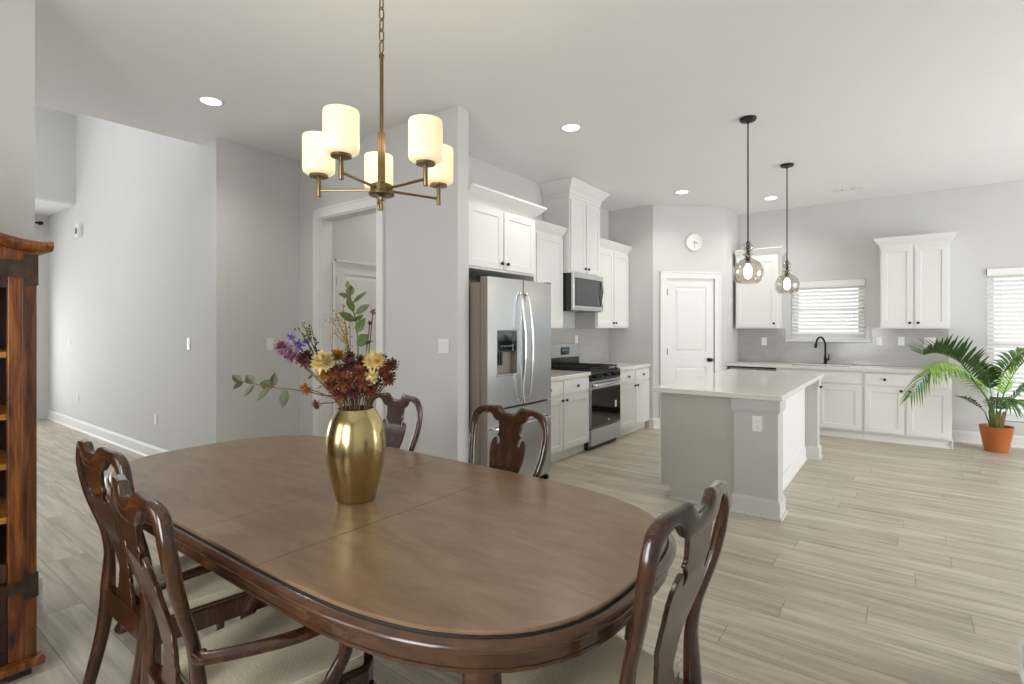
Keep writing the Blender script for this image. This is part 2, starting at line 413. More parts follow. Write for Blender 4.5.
base('baseboard_hall', [(-4.97, 3.01, DX0 - .09, 3.01), (DX1 + .09, 3.01, -2.755, 3.01), (-2.78, 2.985, -2.78, 3.139)], 'white baseboard beside the hall doorway')
base('baseboard_dining_left', [(XL, -1.2, XL, .698), (XL + .026, .672, -3.646, .672), (-3.62, .698, -3.62, -1.2)], 'white baseboard at the wall end behind the rustic hutch')
base('baseboard_dining_right', [(.40, 2.966, .40, -1.2), (4.2, 2.94, .374, 2.94)], 'white baseboard at lower right corner of the photo')
base('baseboard_back', [(.449, YB, 4.2, YB)], 'white baseboard under the right window behind the palm')
bd = Vector((math.cos(PT), math.sin(PT)))
p0 = PA + bd * 0; p1 = PA + bd * .10; p2 = PA + bd * 1.012; p3 = PB
base('baseboard_pantry', [(-2.872, 7.066, p0.x, p0.y), (p0.x, p0.y, p1.x, p1.y), (p2.x, p2.y, p3.x, p3.y)], 'white baseboard beside the pantry door')
base('baseboard_right', [(4.2, YB, 4.2, 2.94)], 'white baseboard along the far right wall')
base('baseboard_hall_inside', [(-4.64, 4.05, -4.64, 5.08)], 'white baseboard inside the small hall')

# doorway casing
def casing_bm(x0, x1, zt, w=.09, t=.018, yb=0, back=0):
    bm = BM()
    for (a, b, c, d) in ((x0 - w, x0, 0, zt + w), (x1, x1 + w, 0, zt + w), (x0, x1, zt, zt + w)):
        box(bm, a, b, yb - t, yb, c, d)
    for (a, b, c, d) in ((x0 - w, x0 - w + .02, 0, zt + w), (x1 + w - .02, x1 + w, 0, zt + w), (x0 - w, x1 + w, zt + w - .02, zt + w)):
        box(bm, a, b, yb - t - .006, yb - t, c, d)
    return bm
bm = casing_bm(DX0, DX1, DZ, yb=3.009)
struct('trim_3', bm, 'trim', 'white casing framing the tall hall doorway', 'door casing')
bm = BM(); box(bm, DX0 + .0005, DX0 + .012, 3.0095, 3.141, 0, DZ - .013); box(bm, DX1 - .012, DX1 - .0005, 3.0095, 3.141, 0, DZ - .013); box(bm, DX0 + .0005, DX1 - .0005, 3.0095, 3.141, DZ - .012, DZ - .0005)
struct('trim_4', bm, 'trim', 'white jamb lining inside the hall doorway', 'door jamb')

# two-panel doors (local: front -y, x along width, hinge at x=0)
def panel_door(name, label, w, h, loc, rotz, knob=True, cw=.09, hinge_left=True):
    t = thing(name, label, 'door', loc, rotz, kind='structure')
    bm = BM(); box(bm, 0, w, .012, .04, .008, h)
    st, tr, mr, br_ = .115, .115, .2, .22; mz = .86
    for a in ((0, st, .008, h), (w - st, w, .008, h), (st, w - st, h - tr, h), (st, w - st, mz, mz + mr), (st, w - st, .008, br_)):
        box(bm, a[0], a[1], .004, .012, a[2], a[3])
    for (z0, z1) in ((br_, mz), (mz + mr, h - tr)):
        e = .03
        vs0 = [bm.verts.new(p) for p in ((st, .0118, z0), (w - st, .0118, z0), (w - st, .0118, z1), (st, .0118, z1))]
        i = .022
        vs1 = [bm.verts.new(p) for p in ((st + i, .0115, z0 + i), (w - st - i, .0115, z0 + i), (w - st - i, .0115, z1 - i), (st + i, .0115, z1 - i))]
        i = .05
        vs2 = [bm.verts.new(p) for p in ((st + i, .006, z0 + i), (w - st - i, .006, z0 + i), (w - st - i, .006, z1 - i), (st + i, .006, z1 - i))]
        for A, B in ((vs0, vs1), (vs1, vs2)):
            for k in range(4): bm.faces.new((A[k], A[(k + 1) % 4], B[(k + 1) % 4], B[k]))
        bm.faces.new(vs2)
    obj('door_leaf', bm, 'trim', t)
    obj('door_casing', casing_bm(-.008, w + .008, h + .006, cw, yb=-.001), 'trim', t)
    for hz in (.19, h * .51, h - .19):
        bm = BM(); cyl(bm, (-.004, -.004, hz - .045), (-.004, -.004, hz + .045), .0065, 10); box(bm, -.006, .012, -.001, .0035, hz - .045, hz + .045)
        tag(obj('hinge', bm, 'blackmatte', t), 'black hinge')
    if knob:
        bm = BM(); lathe(bm, [(.03, 0), (.03, .006), (.012, .010), (.011, .030), (.024, .038), (.029, .052), (.024, .066), (.004, .070)], 20)
        bmesh.ops.rotate(bm, verts=bm.verts, matrix=Matrix.Rotation(PI / 2, 3, 'X')); bmesh.ops.translate(bm, verts=bm.verts, vec=(w - .07, .004, .95))
        tag(obj('door_knob', bm, 'blackmatte', t, smooth=True), 'round black door knob')
        bm = BM(); box(bm, w - .002, w + .006, -.002, .012, .905, .985); tag(obj('strike_plate', bm, 'blackmatte', t), 'black strike plate')
    return t
d = panel_door('door_1', 'white two-panel pantry door with black knob on the angled wall', .709, 2.1, (PA.x + bd.x * .203, PA.y + bd.y * .203, .003), PT, cw=.095)
d = panel_door('door_2', 'white two-panel door inside the hall seen through the doorway', .76, 2.07, (-4.64 + .001, 3.165, .003), PI / 2, cw=.02)
# hall door leaf stands just in front of the hall wall
d.location.x = -4.64 + .045

# windows
def window(name, label, x0, x1, z0, z1, loc, rotz, sill=True, th=.14, apron=True):
    w, h = x1 - x0, z1 - z0
    t = thing(name, label, 'window', loc, rotz, kind='structure')       # local: x 0..w, z 0..h, y 0 = room face, +y outward
    bm = BM(); f = .045
    for a in ((0, f, 0, h), (w - f, w, 0, h), (f, w - f, 0, f), (f, w - f, h - f, h)): box(bm, a[0] + (.001 if a[0] == 0 else 0), a[1] - (.001 if a[1] == w else 0), .06, th - .01, a[2] + (.001 if a[2] == 0 else 0), a[3] - (.001 if a[3] == h else 0))
    obj('window_frame', bm, 'trim', t)
    for k, (a, b, yo) in enumerate(((f, h * .5 + .02, .075), (h * .5 - .02, h - f, .1))):
        bm = BM(); s = .04
        for q in ((f, f + s, a, b), (w - f - s, w - f, a, b), (f + s, w - f - s, a, a + s), (f + s, w - f - s, b - s, b)): box(bm, q[0], q[1], yo, yo + .02, q[2], q[3])
        so = obj('sash', bm, 'trim', t)
        obj('pane', bx(f + s, w - f - s, yo + .008, yo + .012, a + s, b - s), 'pane', so)
    if sill:
        bm = BM(); box(bm, -.065, w + .065, -.055, -.001, -.032, -.002, bev=.006)
        if apron: box(bm, 0.0, w, -.0005, .06, -.0, .004)
        obj('window_sill', bm, 'trim', t)
    return t
window('window_1', 'white sash window above the kitchen sink', *W1, (W1[0], YB, W1[2]), 0)
window('window_2', 'tall white sash window at right behind the palm', *W2, (W2[0], YB, W2[2]), 0, sill=False)
n = 3
for y0, y1 in ((4.3, 5.3), (5.3, 6.3), (6.3, 7.3)):
    window('window_%d' % n, 'living area patio window number %d on the far right wall' % n, 0, y1 - y0, RW[2], RW[3], (XR, y1, RW[2]), -PI / 2, sill=False); n += 1
for a in FW:
    window('window_%d' % n, ['left dining window behind the camera', 'right dining window behind the camera', 'high foyer window above the entrance'][n - 6], *a, (a[1], -1.2, a[2]), PI, sill=False, th=.10); n += 1
window('window_%d' % n, 'front room window at the far left beyond the foyer', 0, LW[1] - LW[0], LW[2], LW[3], (-10.6, LW[0], LW[2]), PI / 2, sill=False, th=.12)

def blind(label, w, h, loc, tilt, pitch=.052, val=.07):
    t = thing('window_blind', label, 'blind', loc, 0, 'white slat blinds')
    bm = BM(); box(bm, 0, w, -.012, .052, h - val, h, bev=.003); box(bm, 0, w, -.03, -.013, h - val - .012, h, bev=.003)
    obj('headrail', bm, 'blind', t)
    bm = BM(); z = h - val - .03
    ca, sa = math.cos(tilt), math.sin(tilt)
    while z > .05:
        vs = []
        for (u, v) in ((-.025, -.0014), (-.012, .0014), (.012, .0014), (.025, -.0014)):
            vs.append([(x, .02 + u * ca - v * sa, z + u * sa + v * ca) for x in (.006, w - .006)])
        tt = .0028
        top = [[bm.verts.new(p) for p in q] for q in vs]; bot = [[bm.verts.new((p[0], p[1], p[2] - tt)) for p in q] for q in vs]
        for k in range(3):
            bm.faces.new((top[k][0], top[k][1], top[k + 1][1], top[k + 1][0])); bm.faces.new((bot[k][0], bot[k + 1][0], bot[k + 1][1], bot[k][1]))
        for k in (0, 3): bm.faces.new((top[k][0], bot[k][0], bot[k][1], top[k][1]))
        for e in (0, 1): bm.faces.new([q[e] for q in top] + [q[e] for q in bot[::-1]])
        z -= pitch
    obj('slats', bm, 'blind', t)
    obj('bottom_rail', bx(.004, w - .004, -.005, .045, .004, .022, bev=.003), 'blind', t)
    bm = BM()
    for fx in (.14, .5, .86):
        for yy in (-.008, .048): cyl(bm, (w * fx, yy, .02), (w * fx, yy, h - val), .0018, 6)
    obj('ladder_cord', bm, 'white_plastic', t)
    bm = BM(); cyl(bm, (.06, -.034, h - .75 * h), (.06, -.034, h - val), .004, 8)
    tag(obj('tilt_wand', bm, 'white_plastic', t), 'thin tilt wand')
    return t
TILT = .62
blind('white slat blind in the window above the sink', W1[1] - W1[0] - .012, W1[3] - W1[2] - .012, (W1[0] + .006, YB + .002, W1[2] + .006), TILT)
blind('white slat blind in the tall window behind the palm', W2[1] - W2[0] - .012, W2[3] - W2[2] - .008, (W2[0] + .006, YB + .002, W2[2] + .004), TILT)

# ------------------------------------------------------------------ cabinets (local: front -y, back y=0, x along width)
def knob(parent, x, yf, z): tag(obj('knob', knob_bm(x, yf, z), 'blackmatte', parent, smooth=True), 'small black knob')

def base_cab(label, loc, rotz, w, d, group, layout, ndraw=2, toe='plain', endcap=0, dx=None):
    t = thing('base_cabinet', label, 'cabinet', loc, rotz, group)
    bm = BM(); box(bm, 0, w, -d, -.002, .105, .868); box(bm, .0, w, -d + .075, -.002, 0.001, .105)
    obj('cabinet_box', bm, 'cab', t)
    bm = BM(); box(bm, 0, w, -d + .055, -d + .0745, .001, .1045)
    if toe == 'moulded': box(bm, 0, w, -d + .038, -d + .055, .001, .02)
    obj('toe_kick', bm, 'cab', t)
    yf = -d - .0195
    e, g = .02, .024
    ncol = len(layout); cw = (w - 2 * e - g * (ncol - 1)) / ncol
    # doors
    for k, side in enumerate(layout):
        a = e + k * (cw + g); b = a + cw
        dr = obj('door', shaker(BM(), a, b, .125, .675, yf), 'cab', t)
        kx = b - .03 if side == 'r' else a + .03
        knob(dr, kx, yf, .645)
    if ndraw == 1:
        dr = obj('drawer', bx(e, w - e, yf, yf + .019, .705, .848, bev=.003), 'cab', t)
        for q in (.26, .74): knob(dr, w * q, yf, .777)
    elif ndraw == 0:
        obj('false_front', bx(e, w - e, yf, yf + .019, .705, .848, bev=.003), 'cab', t)
    else:
        for k in range(ncol):
            a = e + k * (cw + g)
            dr = obj('drawer', bx(a, a + cw, yf, yf + .019, .705, .848, bev=.003), 'cab', t)
            knob(dr, a + cw / 2, yf, .777)
    return t

def upper_cab(label, loc, rotz, w, d, z0, z1, group, layout, left=False, right=False, crown=CROWN, kz=.05, bottom=.02, yb=-.002):
    t = thing('upper_cabinet', label, 'cabinet', loc, rotz, group)
    obj('cabinet_box', bx(0, w, -d, -.002, z0, z1), 'cab', t)
    yf = -d - .0195; e, g = .018, .022
    ncol = len(layout); cw = (w - 2 * e - g * (ncol - 1)) / ncol
    for k, side in enumerate(layout):
        a = e + k * (cw + g); b = a + cw
        dr = obj('door', shaker(BM(), a, b, z0 + bottom, z1 - .03, yf), 'cab', t)
        knob(dr, b - .03 if side == 'r' else a + .03, yf, z0 + bottom + kz)
    bm = crown_bm(0, w, d, [(o, z1 + z) for o, z in crown], left, right, yb=yb)
    obj('crown_moulding', bm, 'cab', t)
    return t

R = PI / 2
XW = XL + .001
# range wall (local x -> +Y)
upper_cab('white two-door cabinet with crown above the refrigerator', (XW, 3.145, 0), R, .985, .67, 1.895, 2.455, 'range wall upper cabinets', 'rl', right=True, bottom=.02, yb=-.40, crown=[(o * 1.4, z) for o, z in CROWN])
bm = bx(0, .022, -.67, -.002, .001, 2.452)
fp = obj('end_panel', bm, 'cab', None); fp.location = (XW, 4.132, 0); fp.rotation_euler.z = R
tag(fp, 'tall white panel standing right of the refrigerator', 'cabinet panel')
upper_cab('white upper cabinet between refrigerator and microwave', (XW, 4.156, 0), R, 1.145, .275, 1.405, 2.475, 'range wall upper cabinets', 'rl')
t = upper_cab('tall white cabinet above the microwave reaching the ceiling', (XW, 5.312, 0), R, .758, .36, 2.056, 2.95, 'range wall upper cabinets', 'rl', True, True,
          crown=[(.002, 0), (.010, .004), (.012, .035), (.020, .042), (.020, .075), (.028, .085), (.046, .105), (.070, .135), (.090, .160), (.100, .170), (.102, .1855)])
upper_cab('white two-door upper cabinet right of the microwave', (XW, 6.082, 0), R, .98, .305, 1.405, 2.47, 'range wall upper cabinets', 'rl')
base_cab('white base cabinet between refrigerator and gas range', (XW, 4.156, 0), R, 1.145, .62, 'range wall base cabinets', 'rl')
base_cab('white base cabinet right of the gas range', (XW, 6.082, 0), R, .98, .62, 'range wall base cabinets', 'rl')

def slab(label, bm, loc=(0, 0, 0), rotz=0, bevel=.004):
    o = obj('countertop', bm, 'quartz', None, bevel=bevel); o.location = loc; o.rotation_euler.z = rotz
    return tag(o, label, 'countertop', 'white quartz countertops')
slab('white quartz countertop between refrigerator and range', bx(0, 1.145, -.655, -.012, .8685, .908), (XW, 4.156, 0), R)
slab('white quartz countertop right of the gas range', bx(0, .98, -.655, -.012, .8685, .908), (XW, 6.082, 0), R)

# back wall run
YW = YB - .001
t = base_cab('white sink base cabinet under the kitchen window', (-1.395, YW, 0), 0, .985, .61, 'window wall base cabinets', 'rl', ndraw=0, toe='moulded')
t = base_cab('white base cabinet with wide drawer beside the palm', (-.408, YW, 0), 0, .852, .61, 'window wall base cabinets', 'rl', ndraw=1, toe='moulded')
obj('side_skirt', bx(.8525, .866, -.575, -.03, .001, .10), 'cab', t)
bm = BM(); y0, y1 = -.655, -.012
sx0, sx1, sy0, sy1 = -1.26, -.55, YW - .54, YW - .14
for a in ((-2.028, sx0, YW + y0, YW + y1), (sx1, .47, YW + y0, YW + y1), (sx0, sx1, YW + y0, sy0), (sx0, sx1, sy1, YW + y1)): box(bm, a[0], a[1], a[2], a[3], .8685, .908)
slab('white quartz countertop with the sink under the window', bm, bevel=0)
bm = BM(); t_ = .004
box(bm, sx0 + .001, sx1 - .001, sy0 + .001, sy1 - .001, .8705, .873 + .001)
for a in ((sx0 + .001, sx0 + .02, sy0 + .001, sy1 - .001), (sx1 - .02, sx1 - .001, sy0 + .001, sy1 - .001), (sx0 + .001, sx1 - .001, sy0 + .001, sy0 + .02), (sx0 + .001, sx1 - .001, sy1 - .02, sy1 - .001)):
    box(bm, a[0], a[1], a[2], a[3], .8705, .896)
tag(obj('kitchen_sink', bm, 'steel'), 'shallow steel sink set into the window countertop', 'sink')
# dishwasher
t = thing('dishwasher', 'stainless dishwasher with black top strip beside the pantry wall', 'dishwasher', (-2.0, YW, 0))
obj('tub', bx(.004, .598, -.59, -.003, .012, .865), 'black', t)
obj('door_panel', bx(.004, .598, -.618, -.5905, .11, .79, bev=.004), 'steel', t)
obj('control_panel', bx(.004, .598, -.618, -.5905, .793, .846, bev=.003), 'steelbright', t)
obj('button_strip', bx(.004, .598, -.612, -.5905, .8465, .865), 'blackglass', t)
obj('toe_panel', bx(.004, .598, -.56, -.53, .001, .0115), 'black', t)
bm = BM(); sweep(bm, [(.06, -.655, .755), (.54, -.655, .755)], .011, ref=(0, 0, 1)); cyl(bm, (.09, -.655, .755), (.09, -.617, .755), .007); cyl(bm, (.51, -.655, .755), (.51, -.617, .755), .007)
obj('handle', bm, 'steelbright', t, smooth=True)
upper_cab('white single-door upper cabinet left of the sink window', (-1.985, YW, 0), 0, .565, .32, 1.40, 2.445, 'window wall upper cabinets', 'r', right=True)
upper_cab('white two-door upper cabinet right of the sink window', (-.243, YW, 0), 0, .688, .32, 1.40, 2.445, 'window wall upper cabinets', 'rl', left=True, right=True)

# faucet
t = thing('kitchen_faucet', 'matte black gooseneck faucet behind the sink', 'faucet', (-.87, YW - .08, .909))
bm = lathe(BM(), [(.027, 0), (.027, .006), (.020, .014), (.019, .09), (.016, .10)], 20)
obj('faucet_base', bm, 'blackmatte', t, smooth=True)
pts = spline([(0, 0, .10), (0, 0, .25), (0, -.01, .30), (-.0, -.05, .355), (-.0, -.10, .37), (-.0, -.15, .345), (-.0, -.175, .29)], 6)
obj('spout', sweep(BM(), pts, .0125, ref=(1, 0, 0), n=12, power=2), 'blackmatte', t, smooth=True)
obj('spray_head', sweep(BM(), [(0, -.175, .29), (0, -.182, .26), (0, -.19, .225)], [(.014, .014), (.019, .019), (.017, .017)], ref=(1, 0, 0), power=2), 'blackmatte', t, smooth=True)
bm = BM(); cyl(bm, (.018, 0, .06), (.055, 0, .06), .012); sweep(bm, [(.05, 0, .06), (.056, -.005, .10), (.058, -.008, .145)], [(.010, .010), (.007, .007), (.006, .006)], power=2)
obj('lever', bm, 'blackmatte', t, smooth=True)
t.rotation_euler.z = -.55

# ------------------------------------------------------------------ refrigerator (local front -y)
t = thing('refrigerator', 'stainless french door refrigerator with ice dispenser', 'refrigerator', (-3.46, 3.168, 0), R)
Wf, Df = .948, .855
bm = BM(); box(bm, 0, Wf, -Df + .085, -.003, .03, 1.77)
for fx in (.06, Wf - .06):
    for fy in (-.08, -Df + .16): lathe(bm, [(.02, .001), (.02, .0295)], 12, fx, fy)
obj('case', bm, 'fridgeside', t, bevel=.004)
def steel_front(name, bm, par):
    o = obj(name, bm, 'steel', par, smooth=True, angle=30); o.data.materials.append(M['fridgeside'])
    for p in o.data.polygons:
        if abs(p.normal.x) > .8 and abs(p.center.x - .25) > .1 or abs(p.normal.z) > .9 or p.normal.y > .8: p.material_index = 1
    return o
def bow_panel(x0, x1, z0, z1, hole=None):
    """door front with a gentle bow; y front about -Df"""
    bm = BM(); n = 14; yb = -Df + .08
    def yf(x): u = (x - Wf / 2) / (Wf / 2); return -Df + .014 * u * u
    xs = [x0 + (x1 - x0) * k / n for k in range(n + 1)]
    xs = sorted(set(xs + [x0 + .007, x1 - .007] + ([hole[0], hole[1]] if hole else [])))
    zs = [z0, z1] if not hole else [z0, hole[2], hole[3], z1]
    g = {}
    for i, x in enumerate(xs):
        rr = .012 * (1 if i in (0, len(xs) - 1) else 0)
        for j, z in enumerate(zs): g[i, j] = bm.verts.new((x, yf(x) + rr, z)); 
        g[i, 'b0'] = bm.verts.new((x, yb, z0)); g[i, 'b1'] = bm.verts.new((x, yb, z1))
    for i in range(len(xs) - 1):
        for j in range(len(zs) - 1):
            if hole and j == 1 and xs[i] >= hole[0] - 1e-6 and xs[i + 1] <= hole[1] + 1e-6: continue
            bm.faces.new((g[i, j], g[i + 1, j], g[i + 1, j + 1], g[i, j + 1]))
        bm.faces.new((g[i, 'b0'], g[i, 'b1'], g[i + 1, 'b1'], g[i + 1, 'b0']))
        bm.faces.new((g[i, 0], g[i, 'b0'], g[i + 1, 'b0'], g[i + 1, 0])); bm.faces.new((g[i, len(zs) - 1], g[i + 1, len(zs) - 1], g[i + 1, 'b1'], g[i, 'b1']))
    for i in (0, len(xs) - 1): bm.faces.new([g[i, j] for j in range(len(zs))] + [g[i, 'b1'], g[i, 'b0']])
    if hole:
        a = [bm.verts.new((x, -Df + .075, z)) for x, z in ((hole[0], hole[2]), (hole[1], hole[2]), (hole[1], hole[3]), (hole[0], hole[3]))]
        i0 = min(range(len(xs)), key=lambda k: abs(xs[k] - hole[0])); i1 = min(range(len(xs)), key=lambda k: abs(xs[k] - hole[1]))
        f = [g[i0, 1], g[i1, 1], g[i1, 2], g[i0, 2]]
        bm.faces.new([g[i, 1] for i in range(i0, i1 + 1)] + [a[1], a[0]]); bm.faces.new([g[i, 2] for i in range(i0, i1 + 1)] + [a[2], a[3]])
        bm.faces.new((f[0], f[3], a[3], a[0])); bm.faces.new((f[1], f[2], a[2], a[1])); bm.faces.new(a)
    return bm
HO = (.125, .385, 1.01, 1.385)
ld = steel_front('door', bow_panel(.004, .472, .755, 1.812, HO), t)
rd = steel_front('door', bow_panel(.476, .944, .755, 1.812), t)
fd = steel_front('freezer_drawer', bow_panel(.004, .944, .075, .738), t)
# dispenser parts
obj('dispenser_panel', bx(HO[0] + .004, HO[1] - .004, -Df + .004, -Df + .018, 1.21, 1.381, bev=.002), 'mwglass', ld)
obj('dispenser_display', bx(HO[0] + .022, HO[1] - .022, -Df + .0005, -Df + .0039, 1.222, 1.30), 'blackglass', ld)
bm = BM()
for k in range(5): box(bm, HO[0] + .04 + k * .038, HO[0] + .062 + k * .038, -Df - .0002, -Df + .0004, 1.25, 1.262)
obj('dispenser_buttons', bm, 'display', ld)
obj('dispenser_cavity', bx(HO[0] + .003, HO[1] - .003, -Df + .062, -Df + .074, 1.03, 1.205), 'fridgeside', ld)
bm = BM()
for k in range(3): box(bm, HO[0] + .02 + k * .032, HO[0] + .038 + k * .032, -Df + .03, -Df + .061, 1.10, 1.205, bev=.002)
obj('dispenser_paddle', bm, 'black', ld)
obj('drip_tray', bx(HO[0] + .002, HO[1] - .002, -Df - .004, -Df + .062, 1.012, 1.028, bev=.002), 'steelbright', ld)
for dd, hx, sg in ((ld, .420, 1), (rd, .528, -1)):
    pts = spline([(hx + sg * .004, -Df - .004, 1.70), (hx, -Df - .03, 1.66), (hx, -Df - .055, 1.45), (hx, -Df - .066, 1.24), (hx, -Df - .055, 1.03), (hx, -Df - .03, .82), (hx + sg * .004, -Df - .004, .785)], 6)
    obj('handle', sweep(BM(), pts, (.009, .013), ref=(1, 0, 0), n=12), 'steelbright', dd, smooth=True)
pts = spline([(.07, -Df - .001, .60), (.09, -Df - .03, .60), (.46, -Df - .04, .60), (.86, -Df - .03, .60), (.88, -Df - .001, .60)], 6)
obj('handle', sweep(BM(), pts, (.016, .011), ref=(0, 0, 1), n=12), 'steelbright', fd, smooth=True)
bm = BM(); box(bm, .01, .09, -Df + .01, -Df + .14, 1.8125, 1.822, bev=.003); box(bm, Wf - .09, Wf - .01, -Df + .01, -Df + .14, 1.8125, 1.822, bev=.003)
obj('hinge_cover', bm, 'blackmatte', t)
obj('kick_grille', bx(.03, Wf - .03, -Df + .05, -Df + .084, .028, .07), 'blackmatte', t)
obj('door_gasket', bx(.012, Wf - .012, -Df + .0805, -Df + .0848, .08, 1.765), 'blackmatte', t)
bm = BM()
for fx in (.05, Wf - .05): cyl(bm, (fx - .018, -Df + .05, .0275), (fx + .018, -Df + .05, .0275), .0265, 16)
obj('front_roller', bm, 'blackmatte', t, smooth=True)

# ------------------------------------------------------------------ gas range
t = thing('gas_range', 'stainless gas range with black oven door', 'stove', (XW + .011, 5.3065, 0), R)
w = .7; w = .760
obj('oven_body', bx(.003, w - .003, -.60, -.003, .03, .895), 'black', t)
bm = BM(); box(bm, .003, w - .003, -.625, -.06, .8955, .915, bev=.004)
obj('cooktop', bm, 'black', t)
for k in range(3):
    bm = BM(); x0 = .02 + k * .243; x1 = x0 + .236
    for yy in (-.60, -.45, -.345, -.24, -.085): box(bm, x0, x1, yy - .006, yy + .006, .934, .948)
    for xx in (x0 + .006, (x0 + x1) / 2, x1 - .006): box(bm, xx - .006, xx + .006, -.606, -.079, .934, .948)
    for xx in (x0 + .006, x1 - .006):
        for yy in (-.595, -.09): box(bm, xx - .007, xx + .007, yy - .007, yy + .007, .9155, .935)
    obj('burner_grate', bm, 'iron', t)
    if k != 1:
        for yy in (-.47, -.20): obj('burner', lathe(BM(), [(.05, .9155), (.05, .921), (.034, .923), (.034, .930), (.02, .932)], 20, (x0 + x1) / 2, yy), 'iron', t, smooth=True)
    else: obj('burner', lathe(BM(), [(.045, .9155), (.045, .921), (.034, .923), (.034, .930), (.02, .932)], 20, (x0 + x1) / 2, -.33), 'iron', t, smooth=True)
bm = BM(); box(bm, .003, w - .003, -.0595, -.003, .9155, 1.035)
obj('vent_riser', bm, 'black', t)
bgp = obj('backguard', bx(.003, w - .003, -.07, -.003, 1.0355, 1.205, bev=.004), 'steel', t)
obj('clock_display', bx(.28, .48, -.0745, -.0705, 1.07, 1.165), 'blackglass', bgp)
bm = BM()
for k in range(4): box(bm, .31 + k * .03, .328 + k * .03, -.0752, -.0747, 1.115, 1.14)
obj('display_digits', bm, 'display', bgp)
obj('control_panel', bx(.003, w - .003, -.645, -.6005, .80, .8945, bev=.005), 'black', t)
for k in range(5):
    bm = lathe(BM(), [(.024, 0), (.024, .012), (.019, .016), (.017, .038), (.004, .040)], 18)
    bmesh.ops.rotate(bm, verts=bm.verts, matrix=Matrix.Rotation(PI / 2, 3, 'X')); bmesh.ops.translate(bm, verts=bm.verts, vec=((.09, .18, .38, .58, .67)[k], -.6455, .848))
    obj('control_knob', bm, 'blackmatte', t, smooth=True)
od = obj('oven_door', bx(.005, w - .005, -.645, -.6005, .255, .795, bev=.004), 'steel', t)
obj('door_window', bx(.008, w - .008, -.6485, -.6455, .262, .70), 'blackglass', od)
pts = spline([(.045, -.646, .745), (.05, -.69, .747), (.38, -.70, .747), (.71, -.69, .747), (.715, -.646, .745)], 6)
obj('handle', sweep(BM(), pts, (.02, .011), ref=(0, 1, 0), n=12), 'steelbright', od, smooth=True)
obj('maker_badge', bx(.41, .452, -.6497, -.6487, .30, .322), 'steelbright', od)
tag(obj('energy_tag', bx(.60, .645, -.6497, -.6487, .44, .52), 'white_plastic', od), 'small white sticker on the oven glass')
obj('storage_drawer', bx(.005, w - .005, -.645, -.6005, .055, .245, bev=.004), 'steel', t)
bm = BM(); box(bm, .02, w - .02, -.60, -.05, .001, .0295); obj('base_plinth', bm, 'black', t)

# ------------------------------------------------------------------ microwave
t = thing('microwave', 'stainless microwave mounted below the tall cabinet', 'microwave', (XW, 5.314, 0), R)
w = .754
obj('case', bx(0, w, -.385, -.01, 1.617, 2.054), 'black', t)
dr = obj('door', bx(.001, w - .001, -.42, -.3855, 1.635, 2.054, bev=.004), 'steel', t)
obj('window_glass', bx(.055, w - .10, -.4235, -.4205, 1.685, 1.985), 'mwglass', dr)
obj('window_border', bx(.035, w - .012, -.4222, -.4202, 1.67, 2.0), 'blackglass', dr)
pts = spline([(w - .075, -.421, 1.685), (w - .075, -.44, 1.715), (w - .075, -.455, 1.835), (w - .075, -.44, 1.96), (w - .075, -.421, 1.985)], 6)
obj('handle', sweep(BM(), pts, (.013, .009), ref=(1, 0, 0), n=12), 'steelbright', dr, smooth=True)
obj('vent_strip', bx(.02, w - .02, -.40, -.05, 1.607, 1.6165), 'black', t)
obj('lower_trim', bx(.001, w - .001, -.415, -.3855, 1.617, 1.634), 'steel', t)

# ------------------------------------------------------------------ kitchen island
t = thing('kitchen_island', 'grey-white kitchen island with square end posts', 'island', (0, 0, 0))
IX0, IX1, IY0, IY1 = -1.625, -.865, 4.25, 6.56
bm = BM(); box(bm, IX0, IX1, IY0, IY1, .105, .872); box(bm, IX0 + .08, IX1, IY0, IY1, .001, .105)
obj('cabinet_box', bm, 'isl', t)
for (y0, y1) in ((4.222, 4.42), (6.41, 6.58)):
    pst = obj('end_post', bx(-1.04, -.735, y0, y1, .001, .872) if y0 < 5 else bx(-1.04, -.735, y0, y1, .001, .872), 'islandwall', t)
    bm = BM(); box(bm, -1.056, -.719, y0 - .016, y1 + .016, .001, .125); box(bm, -1.05, -.725, y0 - .010, y1 + .010, .125, .134); box(bm, -1.045, -.730, y0 - .005, y1 + .005, .134, .142); box(bm, -1.07, -.704, y0 - .03, y1 + .03, .001, .018)
    obj('post_base', bm, 'islandbase', pst)
    bm = BM(); box(bm, -1.054, -.719, y0 - .016, y1 + .016, .79, .8715); box(bm, -1.048, -.726, y0 - .009, y1 + .009, .778, .79)
    obj('post_capital', bm, 'islandwall', pst)
obj('back_panel', bx(IX1 - .004, IX1 + .012, 4.421, 6.409, .001, .872), 'cab', t)
bm = BM(); box(bm, IX1 + .0122, IX1 + .026, 4.445, 6.385, .001, .13); box(bm, IX1 + .026, IX1 + .036, 4.445, 6.385, .001, .016)
obj('side_baseboard', bm, 'cab', t)
bm = BM(); box(bm, IX0 + .075, -1.0725, IY0 - .012, IY0 - .0005, .001, .016)
obj('shoe_moulding', bm, 'islandwall', t)
